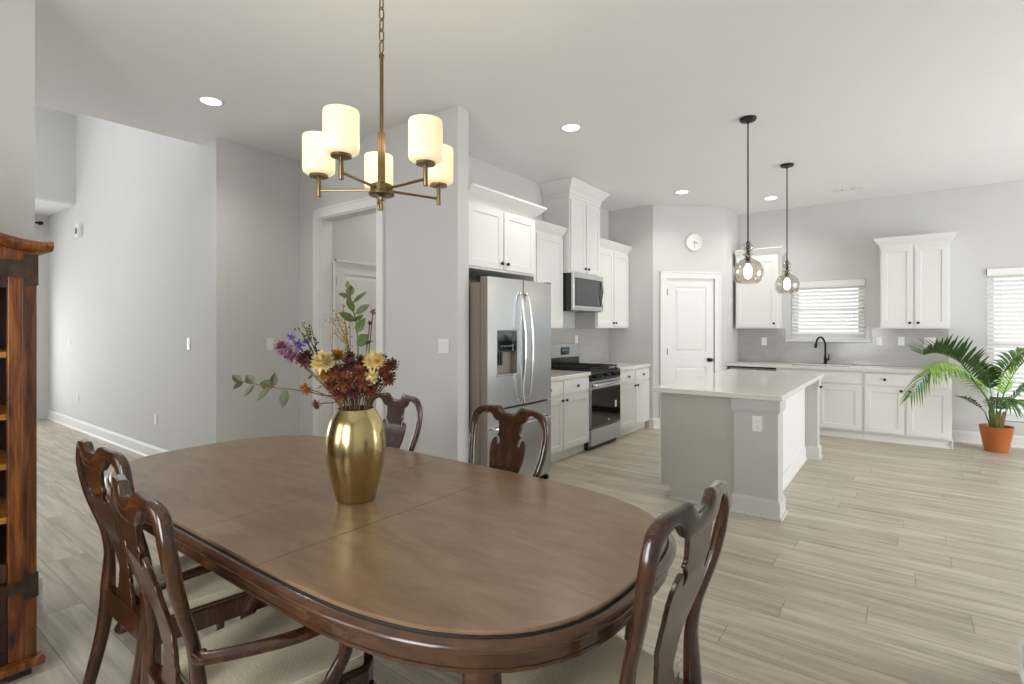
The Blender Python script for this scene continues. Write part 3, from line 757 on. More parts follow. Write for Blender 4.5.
# sink-side doors and drawers
for k in range(4):
    a = IY0 + .03 + k * .565
    bm = shaker(BM(), 0, .53, .125, .675, 0); bmesh.ops.rotate(bm, verts=bm.verts, matrix=Matrix.Rotation(-PI / 2, 3, 'Z')); bmesh.ops.translate(bm, verts=bm.verts, vec=(IX0 - .0195, a + .53, 0))
    dr = obj('door', bm, 'cab', t)
    dw = obj('drawer', bx(IX0 - .0195, IX0 - .0005, a, a + .53, .705, .848, bev=.003), 'cab', t)
    for par, zz in ((dr, .645), (dw, .777)):
        bm = knob_bm(0, 0, zz); bmesh.ops.rotate(bm, verts=bm.verts, matrix=Matrix.Rotation(-PI / 2, 3, 'Z')); bmesh.ops.translate(bm, verts=bm.verts, vec=(IX0 - .0195, a + .265, 0))
        tag(obj('knob', bm, 'blackmatte', par, smooth=True), 'small black knob')
slab('large white quartz slab on top of the kitchen island', bx(-1.68, -.70, 4.19, 6.62, .8725, .912))

# ------------------------------------------------------------------ wall plates
def plate_thing(kind, label, loc, rotz, gang=1, group=None):
    w = .07 if gang == 1 else .115; h = .115
    t = thing(kind, label, 'outlet' if 'outlet' in kind else 'switch', loc, rotz, group)
    obj('cover_plate', bx(-w / 2, w / 2, -.0065, -.0012, -h / 2, h / 2, bev=.002), 'white_plastic', t)
    for g in range(gang):
        cx = (g - (gang - 1) / 2) * .046
        if 'outlet' in kind:
            for dz in (-.02, .02):
                rc = obj('receptacle', bx(cx - .016, cx + .016, -.0085, -.0066, dz - .014, dz + .014, bev=.0008), 'white_plastic', t)
                bm = BM()
                for sx in (-.006, .006): box(bm, cx + sx - .001, cx + sx + .001, -.0088, -.0086, dz - .002, dz + .006)
                box(bm, cx - .002, cx + .002, -.0088, -.0086, dz - .009, dz - .005)
                obj('slots', bm, 'slot', rc)
        else:
            obj('rocker', bx(cx - .016, cx + .016, -.0095, -.0066, -.033, .033, bev=.001), 'white_plastic', t)
    return t
plate_thing('light_switch', 'white light switch on the foyer wall near the corner', (-5.575, 2.2, 1.249), 0, group='wall switches')
plate_thing('light_switch', 'small light switch far down the foyer wall', (-9.52, 2.2, 1.20), 0, group='wall switches')
plate_thing('wall_outlet', 'low wall outlet near the corner of the foyer wall', (-6.392, 2.2, .434), 0, group='wall outlets')
plate_thing('wall_outlet', 'low wall outlet farther along the foyer wall', (-9.12, 2.2, .44), 0, group='wall outlets')
plate_thing('light_switch', 'white light switch on the short wall beside the doorway', (-5.0, 2.703, 1.247), R, group='wall switches')
plate_thing('light_switch', 'double light switch on the wall left of the refrigerator', (-2.927, 3.01, 1.261), 0, 2, group='wall switches')
plate_thing('wall_outlet', 'outlet on the backsplash just right of the range backguard', (XL + .0085, 6.09, 1.25), R, group='wall outlets')
plate_thing('wall_outlet', 'outlet on the island end post below the countertop', (-.873, 4.222, .69), 0, group='wall outlets')
plate_thing('wall_outlet', 'backsplash outlet left of the sink window under the single-door cabinet', (-1.66, YB - .0085, 1.21), 0, group='wall outlets')
plate_thing('light_switch', 'single switch on the backsplash just right of the sink window', (-.262, YB - .0085, 1.235), 0, group='wall switches')
plate_thing('wall_outlet', 'outlet on the backsplash between the two switch plates', (-.028, YB - .0085, 1.235), 0, group='wall outlets')
plate_thing('light_switch', 'wide double switch on the backsplash behind the palm frond', (.265, YB - .0085, 1.228), 0, 2, group='wall switches')
t = thing('door_chime', 'small white chime box high on the foyer wall', 'chime', (-9.0, 2.2, 2.736))
obj('wall_mount', bx(-.05, .05, -.002, -.0008, -.06, .06), 'white_plastic', t)
obj('housing', bx(-.07, .07, -.05, -.0021, -.085, .085, bev=.006), 'white_plastic', t)
obj('grille', bx(-.045, .045, -.053, -.0505, -.05, .03), 'slot', t)

# clock on the angled wall
cp = PA + bd * .604
t = thing('wall_clock', 'round white wall clock above the pantry door', 'clock', (cp.x, cp.y, 2.62), PT)
def disc(r0, prof, dx=0):
    bm = lathe(BM(), prof, 48); bmesh.ops.rotate(bm, verts=bm.verts, matrix=Matrix.Rotation(PI / 2, 3, 'X')); return bm
obj('rim', disc(0, [(.118, .001), (.124, .006), (.124, .022), (.118, .028), (.112, .024)]), 'white_plastic', t, smooth=True)
obj('face', disc(0, [(.1115, .022), (.1115, .0235)]), 'trim', t)
bm = BM()
for k in range(12):
    a = k * PI / 6; c_, s_ = math.sin(a), math.cos(a)
    sweep(bm, [(c_ * .092, -.024, s_ * .092), (c_ * .104, -.024, s_ * .104)], (.0016, .0006), ref=(0, 1, 0), n=6)
obj('hour_marks', bm, 'slot', t)
def hand(a, l, w): return sweep(BM(), [(-math.sin(a) * .015, -.0265, -math.cos(a) * .015), (math.sin(a) * l, -.0265, math.cos(a) * l)], [(w, .001), (w * .7, .001)], ref=(0, 1, 0), n=8)
obj('hour_hand', hand(math.radians(103), .058, .005), 'slot', t)
obj('minute_hand', hand(math.radians(178), .075, .004), 'slot', t)

# ------------------------------------------------------------------ ceiling lights, vent, curtain rod
for (x, y, lab) in ((-4.235, 1.825, 'recessed ceiling light over the foyer edge at upper left'), (-2.303, 3.929, 'recessed ceiling light in front of the refrigerator'), (-2.26, 6.632, 'recessed ceiling light near the pantry clock'), (-1.415, 7.647, 'recessed ceiling light near the sink window')):
    t = thing('recessed_downlight', lab, 'ceiling light', (x, y, CEIL), 0, 'recessed ceiling lights')
    obj('trim_ring', lathe(BM(), [(.070, -.004), (.088, -.006), (.096, -.001), (.096, -.0008), (.070, -.0008)], 36, cap=False), 'white_plastic', t, smooth=True)
    tag(obj('diffuser', lathe(BM(), [(.0695, -.0035), (.0695, -.0012)], 36), 'led', t), 'glowing lens')
    L = bpy.data.lights.new('can_light', 'SPOT'); L.energy = 24; L.color = (1, .97, .92); L.spot_size = 2.6; L.spot_blend = .8; L.shadow_soft_size = .08
    lo = bpy.data.objects.new('can_lamp', L); C.objects.link(lo); lo.location = (0, 0, -.03); lo.parent = t
t = thing('ceiling_vent', 'white slotted air vent in the ceiling near the window wall', 'vent', (-.566, 7.72, CEIL))
bm = BM(); box(bm, -.18, .18, -.075, -.055, -.008, -.001); box(bm, -.18, .18, .055, .075, -.008, -.001); box(bm, -.18, -.16, -.0549, .0549, -.008, -.001); box(bm, .16, .18, -.0549, .0549, -.008, -.001)
obj('frame', bm, 'white_plastic', t)
bm = BM()
for k in range(3):
    for q in range(7): box(bm, -.158 + k * .109, -.06 + k * .109, -.05 + q * .0155, -.044 + q * .0155, -.007, -.002)
obj('louvers', bm, 'white_plastic', t)
obj('duct_back', bx(-.16, .16, -.0549, .0549, -.0018, -.0009), 'slot', t)
t = thing('curtain_rod', 'black curtain rod on the far front room wall', 'curtain rod', (-10.5, .5, 2.18))
t.location.z = 3.0
bm = BM(); cyl(bm, (0, -1.4, 0), (0, 1.56, 0), .014); obj('rod', bm, 'blackmatte', t, smooth=True)
for yy in (-1.4, 1.56): obj('finial', lathe(BM(), [(.01, -.03), (.03, -.02), (.036, 0), (.03, .02), (.01, .03)], 16, 0, yy + math.copysign(.02, yy)), 'blackmatte', t, smooth=True)
for yy in (-1.2, 1.42):
    bm = BM(); cyl(bm, (-.095, yy, -.02), (-.0, yy, -.02), .009); box(bm, -.099, -.09, yy - .02, yy + .02, -.06, .02); obj('bracket', bm, 'blackmatte', t)

# ------------------------------------------------------------------ pendants over the island
for (x, y, lab) in ((-1.03, 4.63, 'nearer smoked glass pendant lamp over the island'), (-.99, 6.186, 'farther smoked glass pendant lamp over the island')):
    t = thing('pendant_light', lab, 'pendant lamp', (x, y, CEIL), 0, 'island pendant lamps')
    Z = lambda z: z - CEIL
    obj('ceiling_canopy', lathe(BM(), [(.066, -.001), (.066, -.012), (.058, -.024), (.012, -.03), (.008, -.045)], 28), 'blackmatte', t, smooth=True)
    bm = BM(); cyl(bm, (0, 0, -.04), (0, 0, Z(2.115)), .0055, 8); obj('cord', bm, 'blackmatte', t, smooth=True)
    prof = spline([(.022, 2.105), (.034, 2.09), (.041, 2.068), (.034, 2.045), (.020, 2.034), (.018, 2.030), (.034, 2.022), (.042, 2.010), (.034, 1.998), (.024, 1.992), (.024, 1.985), (.05, 1.968), (.085, 1.945), (.11, 1.905), (.118, 1.865), (.112, 1.825), (.095, 1.79), (.080, 1.775)], 4)
    inner = [(r - .003, z) for r, z in prof[::-1]]
    bm = lathe(BM(), [(r, Z(z)) for r, z in prof], 40, cap=False)
    tag(obj('glass_shade', bm, 'smoke', t, smooth=True, angle=80), 'smoky glass globe with beaded neck')
    obj('socket', lathe(BM(), [(.008, Z(2.12)), (.018, Z(2.105)), (.012, Z(2.07)), (.012, Z(2.03)), (.019, Z(2.0)), (.022, Z(1.99)), (.022, Z(1.94)), (.012, Z(1.935))], 20), 'blackmatte', t, smooth=True)
    prof = spline([(.012, 1.934), (.014, 1.925), (.03, 1.895), (.033, 1.87), (.028, 1.845), (.026, 1.835), (.018, 1.82), (.002, 1.815)], 4)
    tag(obj('bulb', lathe(BM(), [(r, Z(z)) for r, z in prof], 20), 'bulb', t, smooth=True), 'glowing warm bulb')

# ------------------------------------------------------------------ chandelier over the table
HX, HY_, HZ = -1.7317, 1.413, 1.974
t = thing('chandelier', 'brass five-arm chandelier with white glass shades', 'chandelier', (HX, HY_, HZ))
obj('hub', lathe(BM(), [(.046, -.026), (.052, -.022), (.052, -.012), (.046, -.008), (.046, .018), (.034, .024), (.015, .025)], 32), 'brass', t, smooth=True, angle=30)
obj('finial', lathe(BM(), [(.0065, -.085), (.0075, -.083), (.0075, -.045), (.013, -.043), (.014, -.032), (.018, -.0265)], 16), 'brass', t, smooth=True)
bm = BM(); lathe(bm, [(.0155, .0255), (.0155, .235), (.012, .238)], 20); obj('column', bm, 'brass', t, smooth=True)
bm = BM(); lathe(bm, [(.008, .2385), (.008, .545), (.011, .547), (.011, .56), (.005, .565)], 16); obj('stem_rod', bm, 'brass', t, smooth=True)
z = .572; k = 0; bm = BM()
top = CEIL - HZ - .045
while z < top - .02:
    L_ = .034; pts = []
    for q in range(20):
        a = 2 * PI * q / 20; px = .0105 * math.copysign(abs(math.cos(a)) ** .8, math.cos(a)); pz = .027 * math.copysign(abs(math.sin(a)) ** .6, math.sin(a))
        pts.append((px, 0, z + .020 + pz) if k % 2 == 0 else (0, px, z + .020 + pz))
    sweep(bm, pts, .003, ref=(0, 1, 0) if k % 2 == 0 else (1, 0, 0), n=6, closed=True, power=2)
    z += .0455; k += 1
obj('chain', bm, 'brass', t, smooth=True)
obj('ceiling_canopy', lathe(BM(), [(.008, top - .02), (.02, top + .002), (.062, top + .02), (.066, top + .044)], 28), 'brass', t, smooth=True)
for k in range(5):
    a = 3.7617 + k * 2 * PI / 5; c_, s_ = math.cos(a), math.sin(a); Rr = .262
    bm = BM(); sweep(bm, [(c_ * .044, s_ * .044, 0), (c_ * Rr, s_ * Rr, 0)], (.0055, .0055), ref=(0, 0, 1), n=8)
    arm = obj('arm', bm, 'brass', t)
    bm = BM(); lathe(bm, [(.008, -.028), (.009, -.026), (.009, .054), (.0375, .0545), (.0375, .064), (.008, .0645)], 24, c_ * Rr, s_ * Rr); obj('shade_holder', bm, 'brass', arm, smooth=True, angle=30)
    prof = [(.03, .0655), (.052, .067), (.062, .074), (.065, .086), (.065, .215), (.063, .223), (.060, .223), (.060, .09), (.05, .072), (.03, .070)]
    tag(obj('shade', lathe(BM(), prof, 36, c_ * Rr, s_ * Rr, cap=False), 'shade', arm, smooth=True, angle=50), 'glowing white opal glass cylinder')
    L = bpy.data.lights.new('chandelier_bulb', 'POINT'); L.energy = 1.1; L.color = (1, .84, .6); L.shadow_soft_size = .03
    lo = bpy.data.objects.new('chandelier_lamp', L); C.objects.link(lo); lo.parent = t; lo.location = (c_ * Rr, s_ * Rr, .24)

# ------------------------------------------------------------------ dining table
TX, TYc, TB = -1.815, 1.297, .575; XS = .415; XE = .852
t = thing('dining_table', 'large oval brown wooden dining table with leaf seams', 'dining table', (TX, TYc, 0))
def end_outline(sg, n=40):
    """bowed D end beginning at the seam x = sg*XS"""
    pts = []
    for k in range(n + 1):
        a = -PI / 2 + PI * k / n
        c_, s_ = math.cos(a), math.sin(a); p = 2 / 3.0
        x = XE * abs(c_) ** p; y = TB * math.copysign(abs(s_) ** p, s_)
        pts.append((x, y))
    # resample evenly
    d = [0]
    for p, q in zip(pts, pts[1:]): d.append(d[-1] + math.hypot(q[0] - p[0], q[1] - p[1]))
    out = []; m = 44; j = 0
    for k in range(m + 1):
        s = d[-1] * k / m
        while j < len(d) - 2 and d[j + 1] < s: j += 1
        f = (s - d[j]) / (d[j + 1] - d[j]); out.append((pts[j][0] + f * (pts[j + 1][0] - pts[j][0]), pts[j][1] + f * (pts[j + 1][1] - pts[j][1])))
    return [(sg * (XS + x), y) for x, y in out] if sg > 0 else [(sg * (XS + x), y) for x, y in out]
def offs(pl, o):
    r = []; L = len(pl)
    for i, p in enumerate(pl):
        a, b = pl[max(0, i - 1)], pl[min(L - 1, i + 1)]
        tx, ty = b[0] - a[0], b[1] - a[1]; l = math.hypot(tx, ty); nx, ny = ty / l, -tx / l
        if i in (0, L - 1): nx, ny = 0, math.copysign(1, p[1])
        elif nx * p[0] + ny * p[1] < 0: nx, ny = -nx, -ny
        r.append((p[0] + nx * o, p[1] + ny * o))
    return r
TOPP = [(-.012, .7602), (-.004, .7600), (0, .757)]
GROP = [(0, .757), (.001, .748), (.008, .7455)]
RIMP = [(.0055, .7465), (.0125, .7455), (.0135, .7445), (.020, .7425), (.0255, .737), (.027, .7305), (.0245, .724), (.018, .7195), (.008, .718), (-.02, .718)]
def loft(pl, prof, capt=False, capb=False, flat=False):
    bm = BM(); rings = []
    for o, z in prof: rings.append([bm.verts.new((x, y, z)) for x, y in offs(pl, o)])
    for a, b in zip(rings, rings[1:]):
        for k in range(len(a) - 1): bm.faces.new((a[k], a[k + 1], b[k + 1], b[k]))
    for e in (0, -1):
        if len(rings) > 2: bm.faces.new([r[e] for r in rings] if e == 0 else [r[e] for r in rings[::-1]])
    if capt: bm.faces.new(rings[0])
    if capb: bm.faces.new(rings[-1][::-1])
    return bm
g = .0012
def segs():
    for sg in (1, -1):
        o = end_outline(sg); o = [(x + sg * g * (1 if i in (0, len(o) - 1) else 0), y) for i, (x, y) in enumerate(o)]
        yield 'table_end', o
    for (x0, x1) in ((-XS + g, -g), (g, XS - g)):
        yield 'table_leaf', None, x0, x1
for s in segs():
    if s[0] == 'table_end':
        pl = s[1]
        top = obj('table_end', loft(pl, [(-.012, .7602), (-.004, .7600), (0, .757), (0, .752), (-.03, .745)], True, True), 'tabletop', t, smooth=True, angle=35)
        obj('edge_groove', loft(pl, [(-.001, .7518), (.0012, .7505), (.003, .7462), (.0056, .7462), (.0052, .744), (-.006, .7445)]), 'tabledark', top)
        obj('rim_moulding', loft(pl, RIMP), 'tablerim', top, smooth=True, angle=50)
        obj('apron', loft(pl, [(-.010, .7175), (.003, .7175), (.003, .684), (.006, .682), (.006, .674), (-.022, .674), (-.022, .7175)]), 'tablerim', top)
    else:
        _, _, x0, x1 = s
        bm = bx(x0, x1, -TB, TB, .745, .7602); lf = obj('table_leaf', bm, 'tabletop', t)
        for sy in (-1, 1):
            pl = [(x0, sy * TB), ((x0 + x1) / 2, sy * TB), (x1, sy * TB)]
            def lb(prof):
                bm = BM(); rings = [[bm.verts.new((x, sy * (TB + o), z)) for x in (x0, x1)] for o, z in prof]
                for a, b in zip(rings, rings[1:]): bm.faces.new((a[0], a[1], b[1], b[0]))
                for e in (0, 1): bm.faces.new([r[e] for r in rings])
                return bm
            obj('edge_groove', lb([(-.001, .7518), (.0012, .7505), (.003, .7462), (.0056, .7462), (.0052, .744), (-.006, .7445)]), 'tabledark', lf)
            obj('rim_moulding', lb(RIMP), 'tablerim', lf, smooth=True, angle=50)
            obj('apron', lb([(-.010, .7175), (.003, .7175), (.003, .684), (.006, .682), (.006, .674), (-.022, .674), (-.022, .7175)]), 'tablerim', lf)
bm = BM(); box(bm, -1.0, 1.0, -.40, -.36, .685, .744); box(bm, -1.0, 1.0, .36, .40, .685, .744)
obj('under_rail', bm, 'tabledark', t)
for sx in (-1, 1):
    for sy in (-1, 1):
        x, y = sx * 1.06, sy * .40
        kx, ky = sx * .7, sy * .7
        pts = spline([(x, y, .744), (x, y, .62), (x + kx * .035, y + ky * .035, .54), (x + kx * .02, y + ky * .02, .38), (x - kx * .01, y - ky * .01, .2), (x - kx * .005, y - ky * .005, .09), (x + kx * .03, y + ky * .03, .035), (x + kx * .045, y + ky * .045, .001)], 5)
        sz = [s_[0] for s_ in spline([(.04,), (.042,), (.046,), (.036,), (.024,), (.02,), (.03,), (.036,)], 5)]
        obj('leg', sweep(BM(), pts, sz, ref=(0, 1, 0), n=14, power=2.4), 'tablerim', t, smooth=True)

# ------------------------------------------------------------------ Queen Anne chairs (local: facing +y)
def backy(z):
    P = [(.40, -.225), (.50, -.222), (.58, -.224), (.66, -.238), (.75, -.270), (.85, -.300), (.93, -.312), (1.03, -.312)]
    if z <= P[0][0]: return P[0][1]
    for (a, b), (c_, d_) in zip(P, P[1:]):
        if z <= c_: return b + (d_ - b) * (z - a) / (c_ - a)
    return P[-1][1]
def bow(x, z): return .42 * x * x * min(1, max(0, (z - .46) / .25))
def make_chair(label, loc, rotz, arms=False, wide=0.0):
    t = thing('dining_chair', label, 'chair', loc, rotz, 'carved back dining chairs')
    ws = 1 + wide
    # stiles running into the rear legs
    for sg in (-1, 1):
        ctrl = [(.178, -.315, .001), (.180, -.285, .12), (.182, -.245, .28), (.184, -.226, .40), (.184, backy(.47), .47), (.186, backy(.54), .54), (.184, backy(.60), .60), (.190, backy(.68), .68), (.206, backy(.76), .76), (.2185, backy(.82), .82), (.2235, backy(.882), .882)]
        wd = [(.017, .016), (.018, .018), (.02, .02), (.022, .022), (.022, .022), (.024, .018), (.022, .015), (.018, .014), (.0155, .015), (.0155, .0155), (.0155, .0155)]
        pts = spline([(sg * x * ws, y + bow(x, z), z) for x, y, z in ctrl], 5); sz = spline(wd, 5)
        obj('rear_post', sweep(BM(), pts, [tuple(s) for s in sz], ref=(0, 1, 0), n=12, power=3), 'chairwood', t, smooth=True, angle=60)
    # crest rail
    half_t = [(0, .988), (.028, .990), (.044, 1.001), (.058, 1.016), (.068, 1.021), (.082, 1.020), (.096, 1.0185), (.11, 1.018), (.13, 1.0165), (.155, 1.0155), (.185, 1.010), (.208, .998), (.226, .972), (.2375, .93), (.2385, .868)]
    half_b = [(.0, .942), (.03, .942), (.055, .942), (.074, .942), (.084, .944), (.092, .949), (.099, .957), (.107, .970), (.120, .981), (.14, .986), (.165, .978), (.186, .963), (.2, .943), (.207, .915), (.2075, .868)]
    tp, bt = spline(half_t, 3), spline(half_b, 3)
    pr = [((-a[0], a[1]), (-b[0], b[1])) for a, b in list(zip(tp, bt))[:0:-1]] + list(zip(tp, bt))
    bm = BM(); rings = []; n_ = 16
    for (ax, az), (bx_, bz) in pr:
        ring = []
        for k in range(n_):
            th = 2 * PI * k / n_; c_, s_ = math.cos(th), math.sin(th)
            u = math.copysign(abs(c_) ** (2 / 3.2), c_); v = math.copysign(abs(s_) ** (2 / 3.2), s_)
            x = ((ax + bx_) / 2 + (ax - bx_) / 2 * u) * ws; z = (az + bz) / 2 + (az - bz) / 2 * u
            ring.append(bm.verts.new((x, backy(z) + bow(x, z) + .0155 * v, z)))
        rings.append(ring)
    for a, b in zip(rings, rings[1:]):
        for k in range(n_): bm.faces.new((a[k], a[(k + 1) % n_], b[(k + 1) % n_], b[k]))
    bm.faces.new(rings[0][::-1]); bm.faces.new(rings[-1])
    obj('crest_rail', bm, 'chairwood', t, smooth=True, angle=60)
    # vase splat
    h = [(.072, .9425), (.070, .92), (.067, .90), (.067, .888), (.073, .880), (.073, .873), (.064, .868), (.057, .856), (.055, .842), (.059, .832), (.066, .831), (.071, .840), (.073, .855), (.080, .866), (.091, .862), (.101, .848), (.106, .825), (.105, .80), (.099, .76), (.085, .71), (.068, .66), (.055, .62), (.047, .585), (.045, .565), (.050, .555), (.054, .545), (.051, .535), (.056, .52), (.064, .50), (.068, .475), (.068, .455)]
    out = [(x * ws, z) for x, z in h] + [(-x * ws, z) for x, z in h[::-1]]
    bm = plate(BM(), out, -.006, .006, cuts=(.5, .54, .58, .62, .66, .7, .75, .8, .85), ymap=backy)
    obj('back_splat', bm, 'chairwood', t, smooth=True, angle=50, bevel=.002)
    # seat frame: tapered
    wf, wr = .26 * ws, .20 * ws; yr, yf = -.205, .235
    def quad(ins, z0, z1, rnd=.0):
        bm = BM(); o = []
        P = [(-wr + ins, yr + ins * .6), (wr - ins, yr + ins * .6), (wf - ins, yf - .05), (wf - ins - .05, yf - ins), (-wf + ins + .05, yf - ins), (-wf + ins, yf - .05)]
        a = [bm.verts.new((x, y, z0)) for x, y in P]; b = [bm.verts.new((x, y, z1)) for x, y in P]
        for k in range(6): bm.faces.new((a[k], a[(k + 1) % 6], b[(k + 1) % 6], b[k]))
        bm.faces.new(a[::-1]); bm.faces.new(b); return bm
    obj('seat_rail', quad(0, .375, .445), 'chairwood', t, bevel=.006)
    obj('rear_rail', bx(-.165 * ws, .165 * ws, -.238, -.206, .39, .47, bev=.004), 'chairwood', t)
    bm = quad(.022, .4455, .478)
    top = max(bm.faces, key=lambda f: f.calc_center_median().z)
    r = bmesh.ops.inset_region(bm, faces=[top], thickness=.05, depth=.014)
    tag(obj('seat_cushion', bm, 'fabric', t, smooth=True, angle=80, bevel=.010, seg=3), 'cream upholstered seat')
    for sg in (-1, 1):
        x, y = sg * (wf - .035), yf - .045
        pts = spline([(x, y, .3745), (x + sg * .015, y + .015, .33), (x + sg * .012, y + .012, .25), (x - sg * .006, y - .006, .14), (x - sg * .004, y - .004, .06), (x + sg * .014, y + .014, .025), (x + sg * .016, y + .016, .001)], 5)
        sz = [s_[0] for s_ in spline([(.034,), (.034,), (.026,), (.016,), (.014,), (.024,), (.028,)], 5)]
        obj('front_leg', sweep(BM(), pts, sz, ref=(0, 1, 0), n=12, power=2.2), 'chairwood', t, smooth=True)
    if arms:
        for sg in (-1, 1):
            pts = spline([(sg * .203 * ws, backy(.65) + .012, .655), (sg * .228 * ws, -.215, .654), (sg * .262 * ws, -.13, .650), (sg * .285 * ws, -.03, .645), (sg * .283 * ws, .045, .643), (sg * .268 * ws, .10, .642), (sg * .262 * ws, .125, .636)], 6)
            sz = spline([(.018, .012), (.018, .012), (.020, .012), (.022, .013), (.022, .014), (.024, .015), (.018, .012)], 6)
            ar = obj('armrest', sweep(BM(), pts, [tuple(s) for s in sz], ref=(0, 0, 1), n=12), 'chairwood', t, smooth=True)
            pts = spline([(sg * .272 * ws, .075, .640), (sg * .279 * ws, .10, .60), (sg * .274 * ws, .105, .54), (sg * .262 * ws, .07, .47), (sg * .262 * ws, .055, .40)], 6)
            sz = spline([(.014, .017), (.013, .019), (.013, .019), (.014, .022), (.014, .024)], 6)
            obj('arm_support', sweep(BM(), pts, [tuple(s) for s in sz], ref=(0, 1, 0), n=12), 'chairwood', ar, smooth=True)
    return t
make_chair('cherry wood chair at far side of table facing the refrigerator', (-1.545, 1.732, 0), PI - .03)['label'] = 'cherry wood chair across the table in front of the refrigerator'
make_chair('cherry wood chair across the table just right of the gold vase', (-2.378, 1.736, 0), PI)
make_chair('dark cherry side chair on the near side, closest to the hutch', (-2.128, .866, 0), .0)
make_chair('cherry armchair with curved arms on the near side of table', (-1.472, .770, 0), -.09, arms=True, wide=.0)
make_chair('dark cherry chair at the right end of the table', (-.684, 1.236, 0), PI / 2 - .06)

# ------------------------------------------------------------------ rustic hutch at the left wall (front faces +x)
t = thing('rustic_hutch', 'rustic dark wooden hutch with open shelves and iron straps', 'hutch', (-3.46, -.60, 0), R)
# local x 0..1.15 along +Y world, front -y -> +X; depth to y=-.62
Wh, Dh = 1.150, .62
obj('back_board', bx(.01, Wh - .01, -.03, -.002, .06, 1.70), 'rusticdark', t)
for x0 in (0, Wh - .035): obj('side_panel', bx(x0, x0 + .035, -Dh + .03, -.031, .07, 1.66, bev=.003), 'rusticdark', t)
for x0, x1 in ((0, .086), (Wh - .086, Wh)):
    st = obj('front_stile', bx(x0, x1, -Dh, -Dh + .0295, .07, 1.66, bev=.004), 'rustic', t)
    obj('outer_strip', bx(x0 + (.041 if x0 else 0), x1 - (0 if x0 else .041), -Dh - .006, -Dh - .0005, .07, 1.66, bev=.002), 'rusticmid', st)
for z in (.63, .845, 1.045, 1.295): obj('shelf_board', bx(.036, Wh - .036, -Dh + .04, -.032, z - .012, z + .012, bev=.002), 'rusticlight', t)
obj('head_rail', bx(.087, Wh - .087, -Dh, -Dh + .0295, 1.56, 1.66, bev=.003), 'rusticdark', t)
obj('middle_rail', bx(.087, Wh - .087, -Dh, -Dh + .0295, .395, .47, bev=.003), 'rusticdark', t)
for k in range(2):
    x0 = .088 + k * .489; x1 = x0 + .484
    dr = obj('lower_door', shaker(BM(), x0, x1, .12, .39, -Dh + .002, .024, .055, .012), 'rusticdark', t)
    bm = BM(); pts = []
    for q in range(24): a = 2 * PI * q / 24; pts.append((x1 - .075 + .028 * math.cos(a), -Dh - .002, .25 + .028 * math.sin(a)))
    sweep(bm, pts, .005, ref=(0, 1, 0), n=8, closed=True, power=2); box(bm, x1 - .085, x1 - .065, -Dh - .004, -Dh + .0015, .27, .30)
    obj('ring_pull', bm, 'ironstrap', dr, smooth=True)
obj('bottom_rail', bx(.087, Wh - .087, -Dh, -Dh + .0295, .07, .118, bev=.003), 'rusticdark', t)
bm = BM(); box(bm, -.02, Wh + .022, -Dh - .04, -Dh + .028, .035, .0695, bev=.010)
obj('base_moulding', bm, 'rustic', t)
for fx in (.05, Wh - .09): obj('foot', bx(fx, fx + .075, -Dh - .01, -Dh + .06, .001, .0345, bev=.004), 'rusticdark', t); obj('foot', bx(fx, fx + .075, -.12, -.05, .001, .0695, bev=.004), 'rusticdark', t)
# scrolled cornice: arched profile along local x
def arch(x):
    u = (x - Wh / 2) / (Wh / 2 + .04); a = abs(u)
    return 1.725 + .20 * (.5 + .5 * math.cos(PI * min(1, a * 1.02))) ** 1.1 + (.006 if a > .97 else 0)
n = 44; xs = [-.042 + (Wh + .084) * k / n for k in range(n + 1)]
bm = BM(); prof = [(-Dh - .055, .004), (-Dh - .062, .018), (-Dh - .055, .034), (-Dh - .03, .040), (-.002, .040), (-.002, 0), (-Dh - .03, -.004)]
rings = [[bm.verts.new((x, y, arch(x) + dz - .012)) for y, dz in prof] for x in xs]
for a, b in zip(rings, rings[1:]):
    for k in range(len(prof)): bm.faces.new((a[k], a[(k + 1) % len(prof)], b[(k + 1) % len(prof)], b[k]))
bm.faces.new(rings[0]); bm.faces.new(rings[-1][::-1])
obj('cornice', bm, 'rustic', t, smooth=True, angle=50)
bm = BM(); xs2 = [x for x in [Wh * k / 40 for k in range(41)]]
lo = [bm.verts.new((x, -Dh + .001, 1.661)) for x in xs2]; hi = [bm.verts.new((x, -Dh + .001, arch(x) - .018)) for x in xs2]
for k in range(40): bm.faces.new((lo[k], lo[k + 1], hi[k + 1], hi[k]))
r = bmesh.ops.extrude_face_region(bm, geom=bm.faces[:]); bmesh.ops.translate(bm, vec=(0, .028, 0), verts=[v for v in r['geom'] if isinstance(v, bmesh.types.BMVert)])
obj('pediment', bm, 'rustic', t)
# iron straps
for z0, z1 in ((1.575, 1.70), (.31, .41)):
    for x0, x1 in ((-.004, .14), (Wh - .14, Wh + .004)):
        s = -1 if x0 < .3 else 1
        bm = BM(); box(bm, min(x0, x1), max(x0, x1), -Dh - .0095, -Dh - .0065, z0 + .03, z1 - .025)
        e = x1 if s > 0 else x0
        ca, cb = (e - s * .045, e) if s > 0 else (e, e - s * .045)
        box(bm, min(ca, cb), max(ca, cb), -Dh - .0125, -Dh - .0096, z0, z1)
        for q in (.02, .06, .11): lathe(bm, [(.005, 0), (.005, .004), (.002, .006)], 8, 0, 0) if False else None
        st = obj('iron_strap', bm, 'ironstrap', t, bevel=.001)

# ------------------------------------------------------------------ vase and flowers
V = Vector((-1.647, 1.223, .7603))
t = thing('flower_vase', 'tall polished gold vase on the dining table', 'vase', V)
prof = spline([(.066, 0), (.071, .004), (.078, .03), (.092, .085), (.105, .15), (.1095, .20), (.106, .25), (.094, .295), (.077, .328), (.069, .342)], 5)
inn = [(max(.01, r - .004), max(z, .006)) for r, z in prof[::-1]]
obj('vase_body', lathe(BM(), prof + inn, 56), 'gold', t, smooth=True, angle=70)

